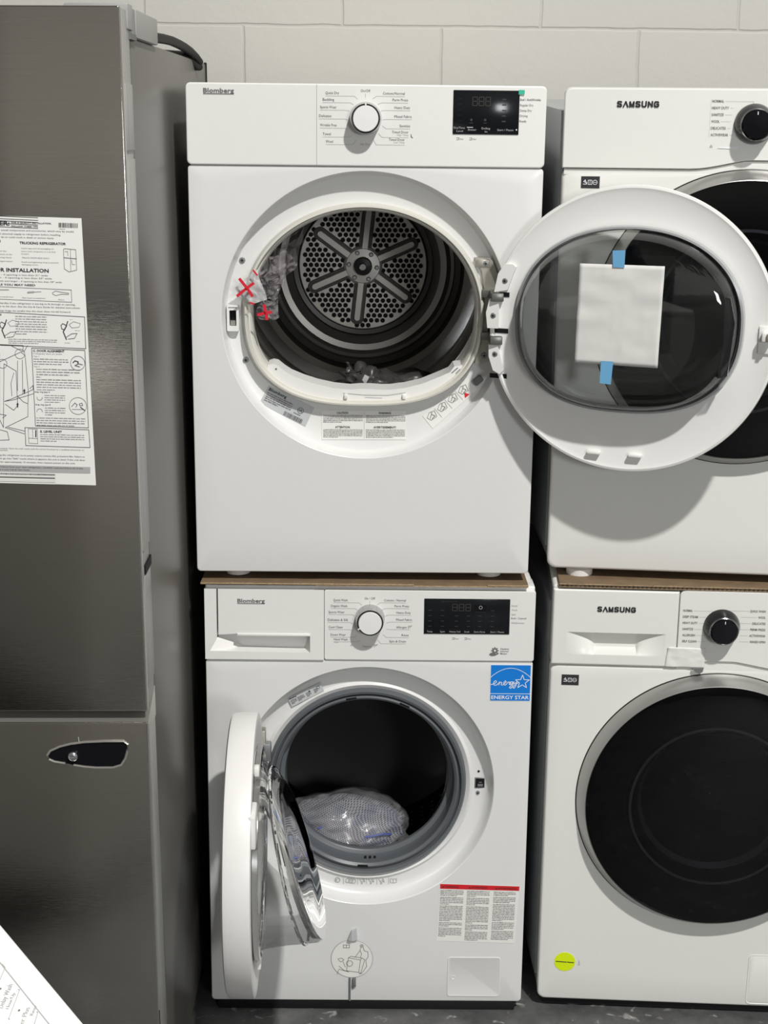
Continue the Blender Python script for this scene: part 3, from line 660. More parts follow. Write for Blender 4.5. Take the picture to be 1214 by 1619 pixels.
# right hand console
panel(cp, .2162, .5978, .6940, .8270, -.0035, .05, .004, WPANEL, .0014)
cp.box(.001, .597, .004, .06, .8225, .8345, WPLAS, .004, 3)
Y = -.0042
for s_, x, z, wd, xt, zt in (('Quick Wash', .2326, .8060, .0255, .284, .8010), ('Organic Wash', .2276, .7950, .0300, .2765, .7915), ('Sports Wear', .2239, .7834, .0290, .271, .781),
                             ('Delicates & Silk', .2224, .7687, .0370, .268, .7655), ('Cool Clean', .2240, .7549, .0255, .268, .752), ('Down Wear', .2277, .7405, .0275, .275, .743), ('Hand Wash', .2336, .7317, .0250, .282, .735)):
    text(cp, s_, x, z, .0042, INK, w=wd, y=Y); cp.ribbon([(x, z-.0026), (xt-.005, z-.0026), (xt, zt-.0025)], .0005, Y, INKLT)
text(cp, 'Wool', .2336, .7272, .0026, INKLT, w=.008, y=Y)
for s_, x, z, wd, xt, zt in (('Cottons / Normal', .3632, .8065, .0390, .3115, .8010), ('Perm Press', .3690, .7956, .0260, .3205, .7915), ('Heavy Duty', .3726, .7833, .0260, .3265, .780),
                             ('Mixed Fabric', .3751, .7700, .0290, .329, .7670), ('Allergen', .3655, .7557, .0190, .329, .7555), ('Rinse', .3690, .7408, .0125, .323, .745), ('Spin & Drain', .3643, .7288, .0300, .313, .735)):
    text(cp, s_, x, z, .0040, INK, w=wd, al='R', y=Y); cp.ribbon([(x+(.006 if s_ == 'Allergen' else 0), z-.0026), (xt+.006, z-.0026), (xt, zt-.0015)], .0005, Y, INKLT)
text(cp, 'On / Off', .2983, .8095, .0042, INK, w=.019, al='C', y=Y); cp.rect(.2980, .2986, .8015, .8065, Y, INKLT)
for x, z in ((.3715, .7560), (.310, .7200)): cp.ribbon([(x-.003, z-.001), (x-.003, z+.004), (x+.0005, z+.004)], .0006, Y, INK); cp.ribbon([(x-.001, z+.001), (x+.003, z+.005)], .0008, Y, INK)
text(cp, 'Hygiene', .301, .7190, .0034, INKLT, w=.0150, al='R', y=Y)
for s_, z, wd, m_ in (('Ready', .7985, .0110, INKLT), ('Wash', .7905, .0105, INKLT), ('Spin', .7822, .008, INKLT), ('End / Cancel', .7748, .027, INK), ('AddGarments', .7662, .0235, INKLT)):
    text(cp, s_, .5545, z, .0034, m_, w=wd, y=Y)
for x in (.4485, .4710):
    cp.ribbon([(x, .7355), (x+.004, .7355), (x+.004, .7385), (x, .7385)], .0006, Y, INK); text(cp, '3sec', x+.0055, .7355, .0024, INK, y=Y)
# hand with cog mark
cp.disc(.5265, .7145, .0050, Y, INK, 14)
for k in range(8): a = k*PI/4; cp.rect(-.0010, .0010, .0045, .0068, 0, INK, Matrix.Translation((.5265, Y, .7145)) @ Matrix.Rotation(a, 4, 'Y'))
cp.disc(.5265, .7145, .0020, Y-.0002, WPANEL, 10)
cp.flat([(.5160, .7070), (.5190, .7105), (.5240, .7098), (.5290, .7085), (.5345, .7110), (.5330, .7085), (.5270, .7050), (.5200, .7045)], Y-.0003, INK)
for i, s_ in enumerate(('Optima', 'Inverter', 'Motor')): text(cp, s_, .5365, .7165-i*.0045, .0030, INK, w=(.0155, .0155, .0125)[i], y=Y, bold=.01)
cp.build('control_panel', washer)
# detergent drawer with sculpted grip
F_, B_k = -.0045, .020
dw = MB()
dw.prism([(0, .8265), (0, .7098), (.0085, .7098), (.0217, .7350), (.0217, .8265)], F_, .03, WPANEL)
dw.prism([(0, .7098), (0, .6940), (.2156, .6940), (.2156, .7072), (.1904, .7072), (.0085, .7098)], F_, .03, WPANEL)
dw.add([(.0085, F_, .7098), (.1904, F_, .7072), (.1784, B_k, .7090), (.0697, B_k, .7117), (.0217, F_+.004, .7350), (.0217, B_k, .7280), (.1904, B_k, .7385), (.0217, B_k, .8260), (.0240, B_k, .8260), (.1904, F_, .7385)],
       [[0, 1, 2, 3], [0, 3, 5, 4], [3, 2, 6, 5], [1, 9, 6, 2], [5, 6, 8, 7]], WPLAS, False)
dw.build('drawer_surround', washer)
dr_ = MB(); dr_.prism([(.0245, .8265), (.0245, .7406), (.0594, .7430), (.1904, .7395), (.1904, .7072), (.2156, .7072), (.2156, .8265)], F_, .012, WPANEL)
dr_.box(.0585, .1904, F_-.0022, F_+.004, .7392, .7436, WPLAS, .0008)
dro = dr_.build('detergent_drawer', washer)
lg = MB(); logo_b(lg, .0596, .8022, .0494, -.0052); lg.build('brand_lettering', washer)
round_knob(washer, .2990, .7735, 2.05, -.0035)
ds = MB().box(.3965, .5516, -.0052, -.003, .7458, .8122, DISPLAY, .0008)
for i in range(3): seven(ds, .4475+i*.0120, .7900, .0085, .0125, INKDIM, yy)
ds.rect(.4870, .5085, .7885, .8010, yy+.0003, GLOSSBLK); ds.lathe(.4985, .7965, [(.0032, yy), (.0024, yy)], INKLT, 16); ds.rect(.4880, .5080, .7875, .7880, yy, INKDIM)
for r0 in range(4):
    for c0, x in enumerate((.404, .427, .452, .474, .494, .517)):
        if r0 == 0 and 2 <= c0 <= 4: continue
        ds.rect(x, x+.006, .790-r0*.010, .7912-r0*.010, yy, INKDIM)
for s_, x, wd in (('Temp', .4020, .010), ('Spin', .4260, .0085), ('Heavy Soil', .4430, .0195), ('Soak', .4700, .0095), ('Extra Rinse', .4875, .020), ('Start / Pause', .5170, .0250)):
    text(ds, s_, x, .7490, .0030, INKLT, w=wd, y=yy)
    ds.rect(x-.001, x+wd, .7543, .7546, yy, INKDIM)
text(ds, 'Optima Inverter', .427, .8065, .0026, INKDIM, w=.03, y=yy)
ds.build('display', washer)
# gasket
gk = MB()
gk.lathe(*WCt, [(.1880, .034), (.1862, .0230), (.1830, .0185), (.1785, .0200), (.1770, .0270), (.1745, .0290), (.1735, .0240), (.1700, .0225), (.1655, .0270), (.1640, .0360), (.1665, .050), (.1630, .0600), (.1580, .0620), (.1555, .0640), (.1545, .0690), (.1560, .0760), (.170, .095)], GASKET, 128)
for a in (100, 66, 268):
    a = math.radians(a); gk.box(-.010, .010, -.002, .003, -.002, .002, DARK, .001, T=Matrix.Translation((WCt[0]+.1700*math.cos(a), .0240, WCt[1]+.1700*math.sin(a))) @ Matrix.Rotation(-a+PI/2, 4, 'Y'))
for dx in (-.009, 0, .009): gk.box(WCt[0]+.008+dx-.0022, WCt[0]+.008+dx+.0022, .045, .052, WCt[1]-.1660, WCt[1]-.1625, DARK, .0008)
gk.build('door_gasket', washer)
wd_ = MB(); wd_.lathe(*WCt, [(.1530, .0800), (.1545, .0835), (.1580, .090)], CHROME, 112); wd_.lathe(*WCt, [(.170, .095), (.168, .098), (.172, .102), (.200, .106), (.232, .120), (.2350, .135), (.2350, .400), (.200, .418), (.05, .425), (.001, .425)], [CHROME, CHROME]+[WDRUM]*4+[mat('drum_rear_shade', (.02, .02, .02), .5, .5)]*3, 112)  # rear steel darkened in colour, painting the shade deep in the drum
pf = wd_
for k in range(60):
    a = 2*PI*k/60
    if min(abs((a-b+PI) % (2*PI)-PI) for b in (math.radians(35), math.radians(155), math.radians(275))) < .18: continue
    for y in (.17, .19, .21, .23, .25, .30, .32, .34, .36):
        aa = a+(.5*2*PI/60 if int(y*100+.5) % 4 == 1 else 0)
        c, s_ = math.cos(aa), math.sin(aa); ctr = Vector((WCt[0]+.2346*c, y, WCt[1]+.2346*s_)); t1 = Vector((-s_, 0, c)); t2 = Vector((0, 1, 0))
        pf.add([ctr+(t1*math.cos(q*PI/3)+t2*math.sin(q*PI/3))*.0038 for q in range(6)], [[0, 1, 2, 3, 4, 5]], GREYMET, False)  # lighter grey hexes paint the glints at the perforations
wdo = wd_.build('drum', washer)
for b in (35, 155, 275):
    a = math.radians(b); T = Matrix.Translation((WCt[0], 0, WCt[1])) @ Matrix.Rotation(-a, 4, 'Y')
    rg = []
    for y, h in ((.13, .012), (.15, .050), (.20, .060), (.28, .062), (.34, .056), (.39, .020)):
        rg.append([(.236, y, -.034), (.236-h*.45, y, -.026), (.236-h*.85, y, -.013), (.236-h, y, 0), (.236-h*.85, y, .013), (.236-h*.45, y, .026), (.236, y, .034)])
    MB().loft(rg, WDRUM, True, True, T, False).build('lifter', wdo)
# latch slot, screws, recess stickers
ls = MB(); ls.box(.4985, .5185, .0278, .0300, .4310, .4525, GREYMET, .001); ls.box(.5005, .5165, .0270, .0285, .4330, .4505, DARK); ls.box(.5040, .5140, .0262, .0275, .4350, .4400, GREYMET); ls.rect(.5060, .5120, .4425, .4440, .0266, GREYMET)
ls.disc(.5055, .4645, .0023, .0289, DARK, 12); phillips(ls, .5050, .4215, .0038, .0285, GREYMET); ls.build('door_lock', washer)
lb, T, L_, H_ = label_quad([(.1477, .6085), (.2074, .6395), (.2150, .6235), (.1553, .5915)], .0258, LABEL, washer)
text(lb, 'Blomberg', .002, -.0042, .0026, INKDK, w=.014, bold=.02, T=T)
for x, wd in ((.002, .012), (.016, .014), (.034, .010), (.050, .008)): greek(lb, x, -.0075, wd, .009, 4, INK, T=T, thick=.6)
lb.disc(.042, -.006, .0016, -.0007, INKDK, 10, T); lb.lathe(0, 0, [(.003, 0), (.0023, 0)], INKDK, 14, T=T @ Matrix.Translation((.060, -.0006, -.0065)))
lb.build('rating_label', washer)
ic = MB()
for i, x in enumerate((.2335, .2560, .2830, .3000, .3200, .3420)):
    y = .0285
    if i == 0: ic.lathe(.2410, .2395, [(.0055, y), (.0040, y)], INKLT, 14); ic.disc(.239, .2400, .002, y, INKLT, 8)
    elif i == 1:
        for q in range(3): ic.lathe(.261+q*.0055, .2385-q*.0006, [(.0048, y-q*.0001), (.0036, y-q*.0001)], INKLT, 14)
    elif i == 5: ic.ribbon([(x, .243), (x, .235), (x+.006, .234), (x+.012, .235), (x+.012, .243), (x+.006, .242), (x, .243)], .0008, y, INKLT); ic.rect(x+.0055, x+.0062, .234, .242, y, INKLT)
    else:
        ic.ribbon([(x, .242), (x+.004, .236), (x+.008, .243), (x+.011, .236)], .0009, y, INKLT); ic.disc(x+.005, .2335, .0018, y, INKLT, 8); ic.disc(x+.0085, .2375, .0016, y, INKLT, 8)
    if i in (1, 2, 3, 4, 5): ic.rect(x-.0035, x-.0029, .231, .2455, y, INKLT)
ic.build('care_symbols', washer)
# energy star
es = MB(); X0, X1, Z0, Z1, ZS = .5197, .5943, .6161, .6866, .6306
es.box(X0, X1, -.0006, -.0001, Z0, Z1, STWHITE); es.rect(X0+.0009, X1-.0009, ZS+.0006, Z1-.0009, -.0009, BLUE); es.rect(X0+.0009, X1-.0009, Z0+.0009, ZS-.0006, -.0009, BLUE)
ex = lambda x: X0+(x-872)*(X1-X0)/253; ez = lambda z: Z1-(z-690)*(Z1-Z0)/235
es.ribbon([(ex(875+247*t), ez(772-60*math.sin(PI*t)**.85)) for t in [i/28 for i in range(29)]], .0010, -.0012, STWHITE)
for pts in ([(876, 818), (895, 815), (912, 802), (909, 793), (898, 796), (892, 811), (899, 823), (913, 821), (928, 806)], [(930, 799), (926, 823), (931, 808), (940, 801), (945, 806), (941, 820), (950, 822), (961, 811)],
            [(961, 811), (972, 801), (968, 793), (959, 799), (956, 815), (965, 822), (978, 811)], [(978, 811), (984, 797), (984, 805), (995, 800), (991, 817), (998, 818)],
            [(1012, 799), (1001, 800), (997, 812), (1005, 816), (1015, 800), (1011, 829), (1001, 842), (992, 837), (1002, 824), (1020, 811)], [(1020, 799), (1021, 811), (1029, 810), (1038, 796), (1031, 828), (1021, 842), (1013, 836), (1026, 820), (1046, 806)]):
    es.ribbon([(ex(a), ez(b)) for a, b in pts], .0012, -.0012, STWHITE)
star = []
for k in range(11): r = (46 if k % 2 == 0 else 19); a = PI/2+k*PI/5; star.append((ex(1072+r*math.cos(a)), ez(800-r*math.sin(a)*.98)))
es.ribbon(star, .0012, -.0013, STWHITE)
text(es, 'ENERGY STAR', (X0+X1)/2, Z0+.0040, .0068, STWHITE, w=.0690, al='C', bold=.012, y=-.0012)
eo = es.build('energy_sticker', washer); eo['label'] = 'blue square efficiency sticker'
# warning label
lb, T, L_, H_ = label_quad([(.4364, .2478), (.5866, .2437), (.5815, .1242), (.4310, .1285)], -.0001, LABELW, washer)
lb.flat([(.4364, .2478), (.5866, .2437), (.5862, .2345), (.4362, .2378)], -.0007, RED)
for i, (s_, wd) in enumerate((('WARNING', .026), ('ATTENTION', .030), ('ADVERTENCIA', .036))):
    x = .0075+i*.0505; lb.flat([(x-.004, -.0070), (x, -.0070), (x-.002, -.0035)], -.0008, INKDK, T); text(lb, s_, x+.001, -.0068, .0034, INKDK, w=wd, y=-.0008, bold=.01, T=T)
for i in range(3):
    x = .001+i*.0505; z = -.0135
    for n_ in ((4, 4, 3), (5, 5, 4), (10, 11, 11), (3, 4, 5), (6, 6, 6))[:]:
        nn = n_[i]; greek(lb, x, z, .044-i*.001, nn*.00335, nn, INKMID, T=T, y=-.0007, thick=.42); z -= nn*.00335+.0012
        if z < -.108: break
lb.build('warning_label', washer)
# dangling transit tag, disc sticker
tg = MB(); tg.lathe(.2700, .0895, [(.0400, -.0002), (.0400, -.0008), (.0003, -.0009)], LABELW, 48)
tg.lathe(.2700, .0895, [(.0406, -.0003), (.0400, -.0010), (.0392, -.0010)], INKLT, 48)
mp_ = lambda a, b: (.2700+(a-255)*.00038, .0895-(b-465)*.00044)
for pts in ([(237, 460), (298, 470), (290, 530), (228, 522), (237, 460)], [(237, 460), (250, 452), (305, 460), (298, 470)], [(305, 460), (320, 468), (300, 535), (290, 530)], [(270, 458), (295, 425), (300, 405), (312, 408), (316, 425), (335, 430), (337, 455), (325, 470), (330, 500), (305, 535), (292, 538)],
            [(296, 425), (304, 440), (298, 458)], [(190, 500), (215, 520), (240, 528), (190, 515), (180, 540)], [(185, 465), (205, 462), (215, 470), (200, 480), (188, 472), (185, 465)], [(210, 478), (222, 505)], [(212, 398), (212, 412), (242, 412), (242, 398), (212, 398)], [(227, 398), (227, 412)]):
    tg.ribbon([mp_(a, b) for a, b in pts], .0009, -.0013, INK)
tg.lathe(*mp_(243, 487), [(.0065, -.0013), (.0055, -.0013)], INK, 18); tg.disc(*mp_(304, 402), .0038, -.0014, INKLT, 12)
to = tg.build('care_sticker', washer); to['label'] = 'round pale sticker with a line drawing'
cl_ = MB(); cl_.prism([(.2620, .1335), (.2690, .1500), (.2785, .1550), (.2800, .1320), (.2720, .1300)], -.006, -.0002, LABEL); cl_.prism([(.2620, .1335), (.2690, .1500), (.2700, .1310)], -.0085, -.006, INKLT)
cl_.build('tie_clip', washer)
cl_ = MB(); cl_.box(.2645, .2680, -.003, -.0002, .0008, .0500, GREYMET); cl_.box(.2710, .2780, -.005, -.0004, .0310, .0495, INK, .001); cl_.box(.2700, .2740, -.004, -.0004, .0270, .0360, INK, .001)
cl_.build('tie_end', washer)
# filter flap
ff = MB(); P = rrect(.4535, .5552, .0105, .0942, .006)
ff.loft([[(x, .0005, z) for x, z in P], [(x, -.0009, z) for x, z in P], [(x, -.0012, z) for x, z in rrect(.4545, .5542, .0115, .0932, .0055)], [(x, -.0008, z) for x, z in rrect(.4555, .5532, .0125, .0922, .005)]], WHITE, False, True)
ff.lathe(.4650, .0510, [(.0045, -.0010), (.0040, -.0016), (.0015, -.0004), (.0001, -.0002)], WPLAS, 20); ff.build('filter_flap', washer)
for k in range(4): pass
MB().box(.012, .585, .002, .5, -.0199, .001, BLACK, .002).build('plinth', washer)
# ---- open porthole door
TH = math.radians(88.5)
wdoor = MB(); A3 = 120
def c3(r, y, cx=.235, cz=0): return [(cx+r*math.cos(2*PI*i/A3), y, cz+r*math.sin(2*PI*i/A3)) for i in range(A3)]
wdoor.loft([c3(.168, .004), c3(.172, .0), c3(.2050, .002), c3(.2180, .0045), c3(.2320, .0040), c3(.2345, .0032), c3(.2352, .001), c3(.2352, -.033), c3(.2335, -.0385), c3(.2280, -.041), c3(.186, -.044), c3(.176, -.040), c3(.168, -.030), c3(.168, .004)], WPLAS)
HG = (.103, -.032, .4416)
wdp = wdoor.build('door', washer, HG, (0, 0, -TH)); wdp['label'] = 'porthole door, open'; fixn(wdp)
MB().lathe(.235, 0, [(.172, -.038), (.12, -.0385), (.001, -.039)], GLASS, 96).build('outer_pane', wdp)
MB().lathe(.235, 0, [(.1775, .0035), (.1780, .012), (.1700, .0130), (.1690, .004)], CHROME, 96).build('trim_ring', wdp)
# asymmetric glass bowl; front ring leans out at the bottom
def bring(k, rr, zc, y0, y1):      # a ring whose depth goes from y0 at the top to y1 at the bottom
    return [(.235+rr*math.cos(2*PI*i/A3), (y0+y1)/2-(y1-y0)/2*math.sin(2*PI*i/A3), zc+rr*.97*math.sin(2*PI*i/A3)) for i in range(A3)]
bw_ = MB()
outer = [bring(0, .1660, 0, .0050, .0060), bring(0, .1600, .000, .010, .022), bring(0, .1540, -.001, .018, .060), bring(0, .1490, -.004, .026, .092), bring(0, .1430, -.008, .034, .112), bring(0, .1350, -.011, .041, .120), bring(0, .1270, -.012, .043, .119),
         bring(0, .1100, -.012, .042, .108), bring(0, .0800, -.012, .050, .098), bring(0, .0400, -.012, .062, .086), bring(0, .001, -.012, .074, .075)]
bw_.loft(outer[:6], BOWL)
inner = [bring(0, .1600, 0, .0050, .0060), bring(0, .1540, .000, .010, .020), bring(0, .1480, -.001, .016, .055), bring(0, .1430, -.004, .022, .086), bring(0, .1370, -.008, .029, .105), bring(0, .1300, -.011, .036, .113), bring(0, .1220, -.012, .037, .112),
         bring(0, .1050, -.012, .036, .101), bring(0, .0760, -.012, .044, .091), bring(0, .001, -.012, .067, .068)]
LENSG = bpy.data.materials.new('refracting_glass'); LENSG.use_nodes = True; lb_ = LENSG.node_tree.nodes['Principled BSDF']
lb_.inputs['Base Color'].default_value = (.90, .93, .93, 1); lb_.inputs['Roughness'].default_value = .015; lb_.inputs['Transmission Weight'].default_value = 1; lb_.inputs['IOR'].default_value = 1.48
bw_.loft(outer[5:], LENSG); bw_.loft([outer[5]]+inner[4:], LENSG)
bw_.tube([bring(0, .1500, -.004, .0255, .090)[i] for i in range(0, A3, 2)], .0030, LENSG, 10, closed=True)
bw_.tube([bring(0, .1655, 0, .0060, .0070)[i] for i in range(0, A3, 2)], .0030, LENSG, 10, closed=True)
bw_.build('glass_bowl', wdp)
for z in (.180, -.165):
    MB().box(.300 if z > 0 else .30, .316, .0035, .0120, z-.008, z+.008, WPLAS, .002).build('catch', wdp)
MB().box(.380, .440, -.001, .011, .095, .150, WPLAS, .003).build('catch_housing', wdp, (0, 0, 0)).location = (-.02, 0, 0)
hg = MB().box(-.012, .020, -.004, .014, -.055, -.020, GREYMET, .002); hg.box(-.012, .020, -.004, .014, .030, .065, GREYMET, .002); hg.box(-.004, .010, -.002, .020, -.07, .09, ZINC, .002)
hg.build('hinge', washer, (.098, -.002, .4650))
# ---- bag of hoses
hb_ = thing('mesh_bag', 'white netting and clear plastic bag of accessories lying inside the washer drum', 'bag', (.0135, -.0087, .02), (0, 0, -.0038))
b1 = blob('netting', (.2480, .190, .2780), (.120, .085, .055), NETTING, .16, 1.4, 1., hb_, 5)
b2 = blob('netting', (.2750, .150, .2580), (.080, .045, .036), NETTING, .2, 1.6, 6., hb_, 5)
blob('plastic_wrap', (.2530, .180, .2840), (.126, .090, .061), WRAP, .22, 1.8, 3., hb_, 5)
for i in range(3):
    MB().tube([(.200+.018*t+.0*i, .125+.01*math.sin(t*.9+i), .300-.012*i-.0022*t+.004*math.sin(t*1.1+i*2)) for t in range(9)], .0022, (mat('blue_cord', (.05, .08, .35), .5), mat('pink_cord', (.45, .18, .30), .5), BLUE)[i], 6).build('cord', hb_)

# ================================================================== SAMSUNG DRYER (upper right)
def dlc(parent, x0, z0, x1, z1, qx0, qx1):
    s1 = MB().box(x0, x1, -.0006, -.0001, z0, z1, INKDK); cz = (z0+z1)/2; w_ = x1-x0
    s1.ribbon([(x0+w_*.12, cz-.003), (x0+w_*.30, cz-.003), (x0+w_*.22, cz+.004), (x0+w_*.14, cz+.001), (x0+w_*.32, cz-.001)], .0010, -.0009, STWHITE)
    s1.ribbon([(x0+w_*.38, cz-.0035), (x0+w_*.38, cz+.0035), (x0+w_*.58, cz+.0035), (x0+w_*.58, cz-.0035), (x0+w_*.38, cz-.0035)], .0008, -.0009, STWHITE); s1.ribbon([(x0+w_*.48, cz-.0035), (x0+w_*.48, cz+.0035)], .0006, -.0009, STWHITE)
    s1.lathe(x0+w_*.75, cz, [(.0040, -.0009), (.0032, -.0009)], STWHITE, 14); s1.rect(x0+w_*.68, x0+w_*.82, cz-.0004, cz+.0004, -.0010, STWHITE)
    o = s1.build('feature_sticker', parent); o['label'] = 'small black sticker with white symbols'
def sam_knob(parent, cx, cz):
    k = MB().lathe(cx, cz, [(.0325, -.003), (.0322, -.009), (.0290, -.020), (.0262, -.028)], GLOSSBLK, 64)
    k.lathe(cx, cz, [(.0262, -.028), (.0256, -.0315), (.0242, -.0325), (.0232, -.0310)], [GLOSSBLK, CHROME, CHROME], 64); r1 = k.build('knob_rim', parent)
    f = MB().lathe(cx, cz, [(.0236, -.0300), (.0232, -.0355), (.0215, -.0372), (.0001, -.0378)], GLOSSBLK, 64); f.rect(cx-.0006, cx+.0006, cz+.016, cz+.021, -.0380, STWHITE); f.build('knob_face', r1)
RING = mat('satin_grey_ring', (.44, .435, .42), .30, .75)
def sam_door(parent, cx, cz, r, prot):
    n = 144; p = prot; d = MB()
    d.lathe(cx, cz, [(r*.90, .004), (r+.0016, .003), (r+.0016, -.001), (r, -.002)], BLACK, n)
    d.lathe(cx, cz, [(r, -.002), (r-.0010, -.006), (r-.0125, -p+.003), (r-.0140, -p+.0005), (r-.0150, -p), (r-.0160, -p+.002)], RING, n)
    ob = d.build('door', parent)
    MB().lathe(cx, cz, [(r-.0155, -p+.003), (r-.0165, -p-.0005), (r*.88, -p-.003), (r*.70, -p-.006), (r*.4, -p-.008), (.001, -p-.009)], TINTED, n).build('glass', ob)
    MB().lathe(cx, cz, [(r-.016, -p+.008), (r*.68, -p+.011), (r*.64, -p+.012), (r*.625, -p+.003), (r*.605, -p+.003), (r*.58, -p+.012), (r*.55, .00), (r*.52, .012), (r*.30, .030), (.001, .034)], [BLACK, BLACK, GLOSSBLK, GREYMET, GLOSSBLK, GLOSSBLK, GREYMET, GLOSSBLK, GLOSSBLK], n).build('inner_bowl', ob)
    return ob
TILT_S = math.atan(.0681)
sd = thing('tumble_dryer', 'white clothes dryer at right, partly hidden behind the open glass door', 'dryer', (.6322, .0146, .883), (TILT_S, 0, -.1083))
SC = (.3140, .4590)
def shear_box(mb, x0, x1, y0, y1, z0, z1, k, m):
    a = k*(y1-y0); mb.add([(x0, y0, z0), (x1, y0, z0), (x1-a, y1, z0), (x0-a, y1, z0), (x0, y0, z1), (x1, y0, z1), (x1-a, y1, z1), (x0-a, y1, z1)],
        [[0, 1, 5, 4], [1, 2, 6, 5], [2, 3, 7, 6], [3, 0, 4, 7], [4, 5, 6, 7], [0, 3, 2, 1]], m, False)
def arch(x0, x1, zb, cx, hgt, w_):
    out = []
    for i in range(41):
        x = x0+(x1-x0)*i/40; t = max(0, 1-abs(x-cx)/w_); s1 = t*t*(3-2*t); out.append((x, zb+hgt*min(1, s1*1.15)))
    return out
sb = MB(); shell(sb, (*SC, .245), (0, .60, 0, .7085), .016, [(-.02, .045), (-.002, .040), (0, .002), (.0006, 0)], .56, SWHITE, sm=SIDE, soft=.006, shear=.135)
sb.prism([(.0035, .700), (.5965, .700)]+[(min(.5965, max(.0035, x)), z-.0012) for x, z in arch(0, .60, .7105, .33, .0150, .12)][::-1], 0.0002, .03, SWHITE)
shear_box(sb, -.004, .60, .040, .56, .03, .802, .135, SIDE); sb.build('cabinet', sd)
def curved_panel(x0, x1, zb, z1, seam, y0, y1, rad, m, parent, name='control_panel', text_fn=None):
    P = []
    for X, Z, a0 in ((x1-rad, z1-rad, 0), (x0+rad, z1-rad, PI/2)):
        for i in range(7): a = a0+i/6*PI/2; P.append((X+rad*math.cos(a), Z+rad*math.sin(a)))
    P += seam
    cx = sum(p[0] for p in P)/len(P); cz = (zb+z1)/2
    ins = [(cx+(x-cx)*.994, cz+(z-cz)*.975) for x, z in P]
    mb = MB(); mb.loft([[(x, y0, z) for x, z in ins], [(x, y0+.0009, z) for x, z in [((a[0]*.3+b[0]*.7), (a[1]*.3+b[1]*.7)) for a, b in zip(ins, P)]], [(x, y0+.004, z) for x, z in P], [(x, y1, z) for x, z in P]], m, True, True)
    return mb
sp_ = curved_panel(0, .60, .711, .8393, arch(0, .60, .7105, .33, .0150, .12), -.004, .06, .012, SWHITE, sd)
Y = -.0048
for i, (s_, wd, ll) in enumerate((('NORMAL', .0190, .264), ('HEAVY DUTY', .0275, .2705), ('SANITIZE', .0195, .269), ('WOOL', .0135, .268), ('DELICATES', .0240, .268), ('ACTIVEWEAR', .0285, .2735))):
    z = .8182-i*.0107; x = .2397+i*.00012; text(sp_, s_, x, z, .0042, INK, w=wd, y=Y, bold=.008); sp_.rect(x+wd+.002, ll+.004+(.038 if i == 0 else 0), z+.0018, z+.0022, Y, INKLT)
sp_.rect(.3058, .3062, .8165, .8202, Y, INKLT); sp_.rect(.2378, .2380, .762, .823, Y, INKLT)
for i, (s_, wd) in enumerate((('QUICK DRY', .0240), ('TIME DRY', .0230), ('AIR FLUFF', .0240), ('PERM PRESS', .0280), ('BEDDING', .020), ('IRON DRY', .0230))):
    z = .8182-i*.0107; text(sp_, s_, .388, z, .0042, INK, w=wd, al='R', y=Y, bold=.008); sp_.rect(.345, .388-wd-.002, z+.0018, z+.0022, Y, INKLT)
sp_.flat([(.252, .7455), (.286, .7440), (.286, .7482), (.256, .7470)], Y-.0003, STWHITE)  # white strip painted as the highlight on clear tape
sp_.ribbon([(.2405, .7470), (.2425, .7505), (.2445, .7470), (.2405, .7470)], .0005, Y-.0003, CARD)
sp_.build('control_panel', sd)
logo_s(sd, .0861, .8094, .0700, .0100).location = (0, -.0045, 0)
sam_knob(sd, .3100, .7845); dlc(sd, .0325, .6775, .0634, .6971, .065, .079)
sam_door(sd, *SC, .2515, .027)
for x in (.07, .53): MB().lathe(0, 0, [(.024, 0), (.024, .012), (.012, .017)], WPLAS, 20, True, True).build('foot', sd, (x-.01, .03, -.0165), (PI/2, 0, 0))

# ================================================================== SAMSUNG WASHER (lower right)
TW = math.atan(.0298)
sw = thing('washing_machine', 'white front-loading washer with closed dark round door and a yellow dot sticker', 'washing machine', (.6431, .0014, .0201), (TW, 0, -.0624))
SWc = (.3100, .4289)
sb = MB(); shell(sb, (*SWc, .245), (0, .60, 0, .6908), .014, [(-.02, .045), (-.002, .040), (0, .002), (.0006, 0)], .56, SWHITE, sm=SIDE, soft=.0045, shear=.085)
sb.prism([(.2260, .682), (.5965, .682)]+[(min(.5965, max(.2260, x)), z-.0012) for x, z in arch(.2255, .60, .6925, .305, .0130, .11)][::-1], 0.0002, .03, SWHITE)
shear_box(sb, -.004, .60, .040, .56, .03, .80, .085, SIDE)
sb.ribbon([(.0770, .087), (.0795, .0765), (.0760, .0760), (.0775, .084)], .0007, -.0006, INKLT)
sb.build('cabinet', sw)
seamw = arch(.2255, .60, .6925, .305, .0130, .11)
sp_ = curved_panel(.2255, .60, .6925, .8400, seamw, -.004, .06, .010, SWHITE, sw)
for i, (s_, wd) in enumerate((('NORMAL', .0170), ('DEEP STEAM', .0265), ('HEAVY DUTY', .0265), ('SANITIZE', .0190), ('ALLERGEN', .0225), ('SELF CLEAN', .0255))):
    z = .8003-i*.0116; x = .2320+i*.0003; text(sp_, s_, x, z, .0042, INK, w=wd, y=Y, bold=.008); sp_.rect(x+wd+.002, (.2955 if i == 0 else .274), z+.0018, z+.0022, Y, INKLT)
for i, (s_, wd) in enumerate((('QUICK WASH', .0275), ('WOOL', .0130), ('DELICATES', .0235), ('PERM PRESS', .0270), ('ACTIVEWEAR', .0285), ('RINSE+SPIN', .0270))):
    z = .8022-i*.0116; x = .3780+i*.0007; text(sp_, s_, x, z, .0042, INK, w=wd, al='R', y=Y, bold=.008); sp_.rect((.3105 if i == 0 else .335), x-wd-.002, z+.0018, z+.0022, Y, INKLT)
sp_.rect(.2953, .2957, .7985, .8025, Y, INKLT); sp_.rect(.3103, .3107, .8005, .8042, Y, INKLT)
sp_.build('control_panel', sw)
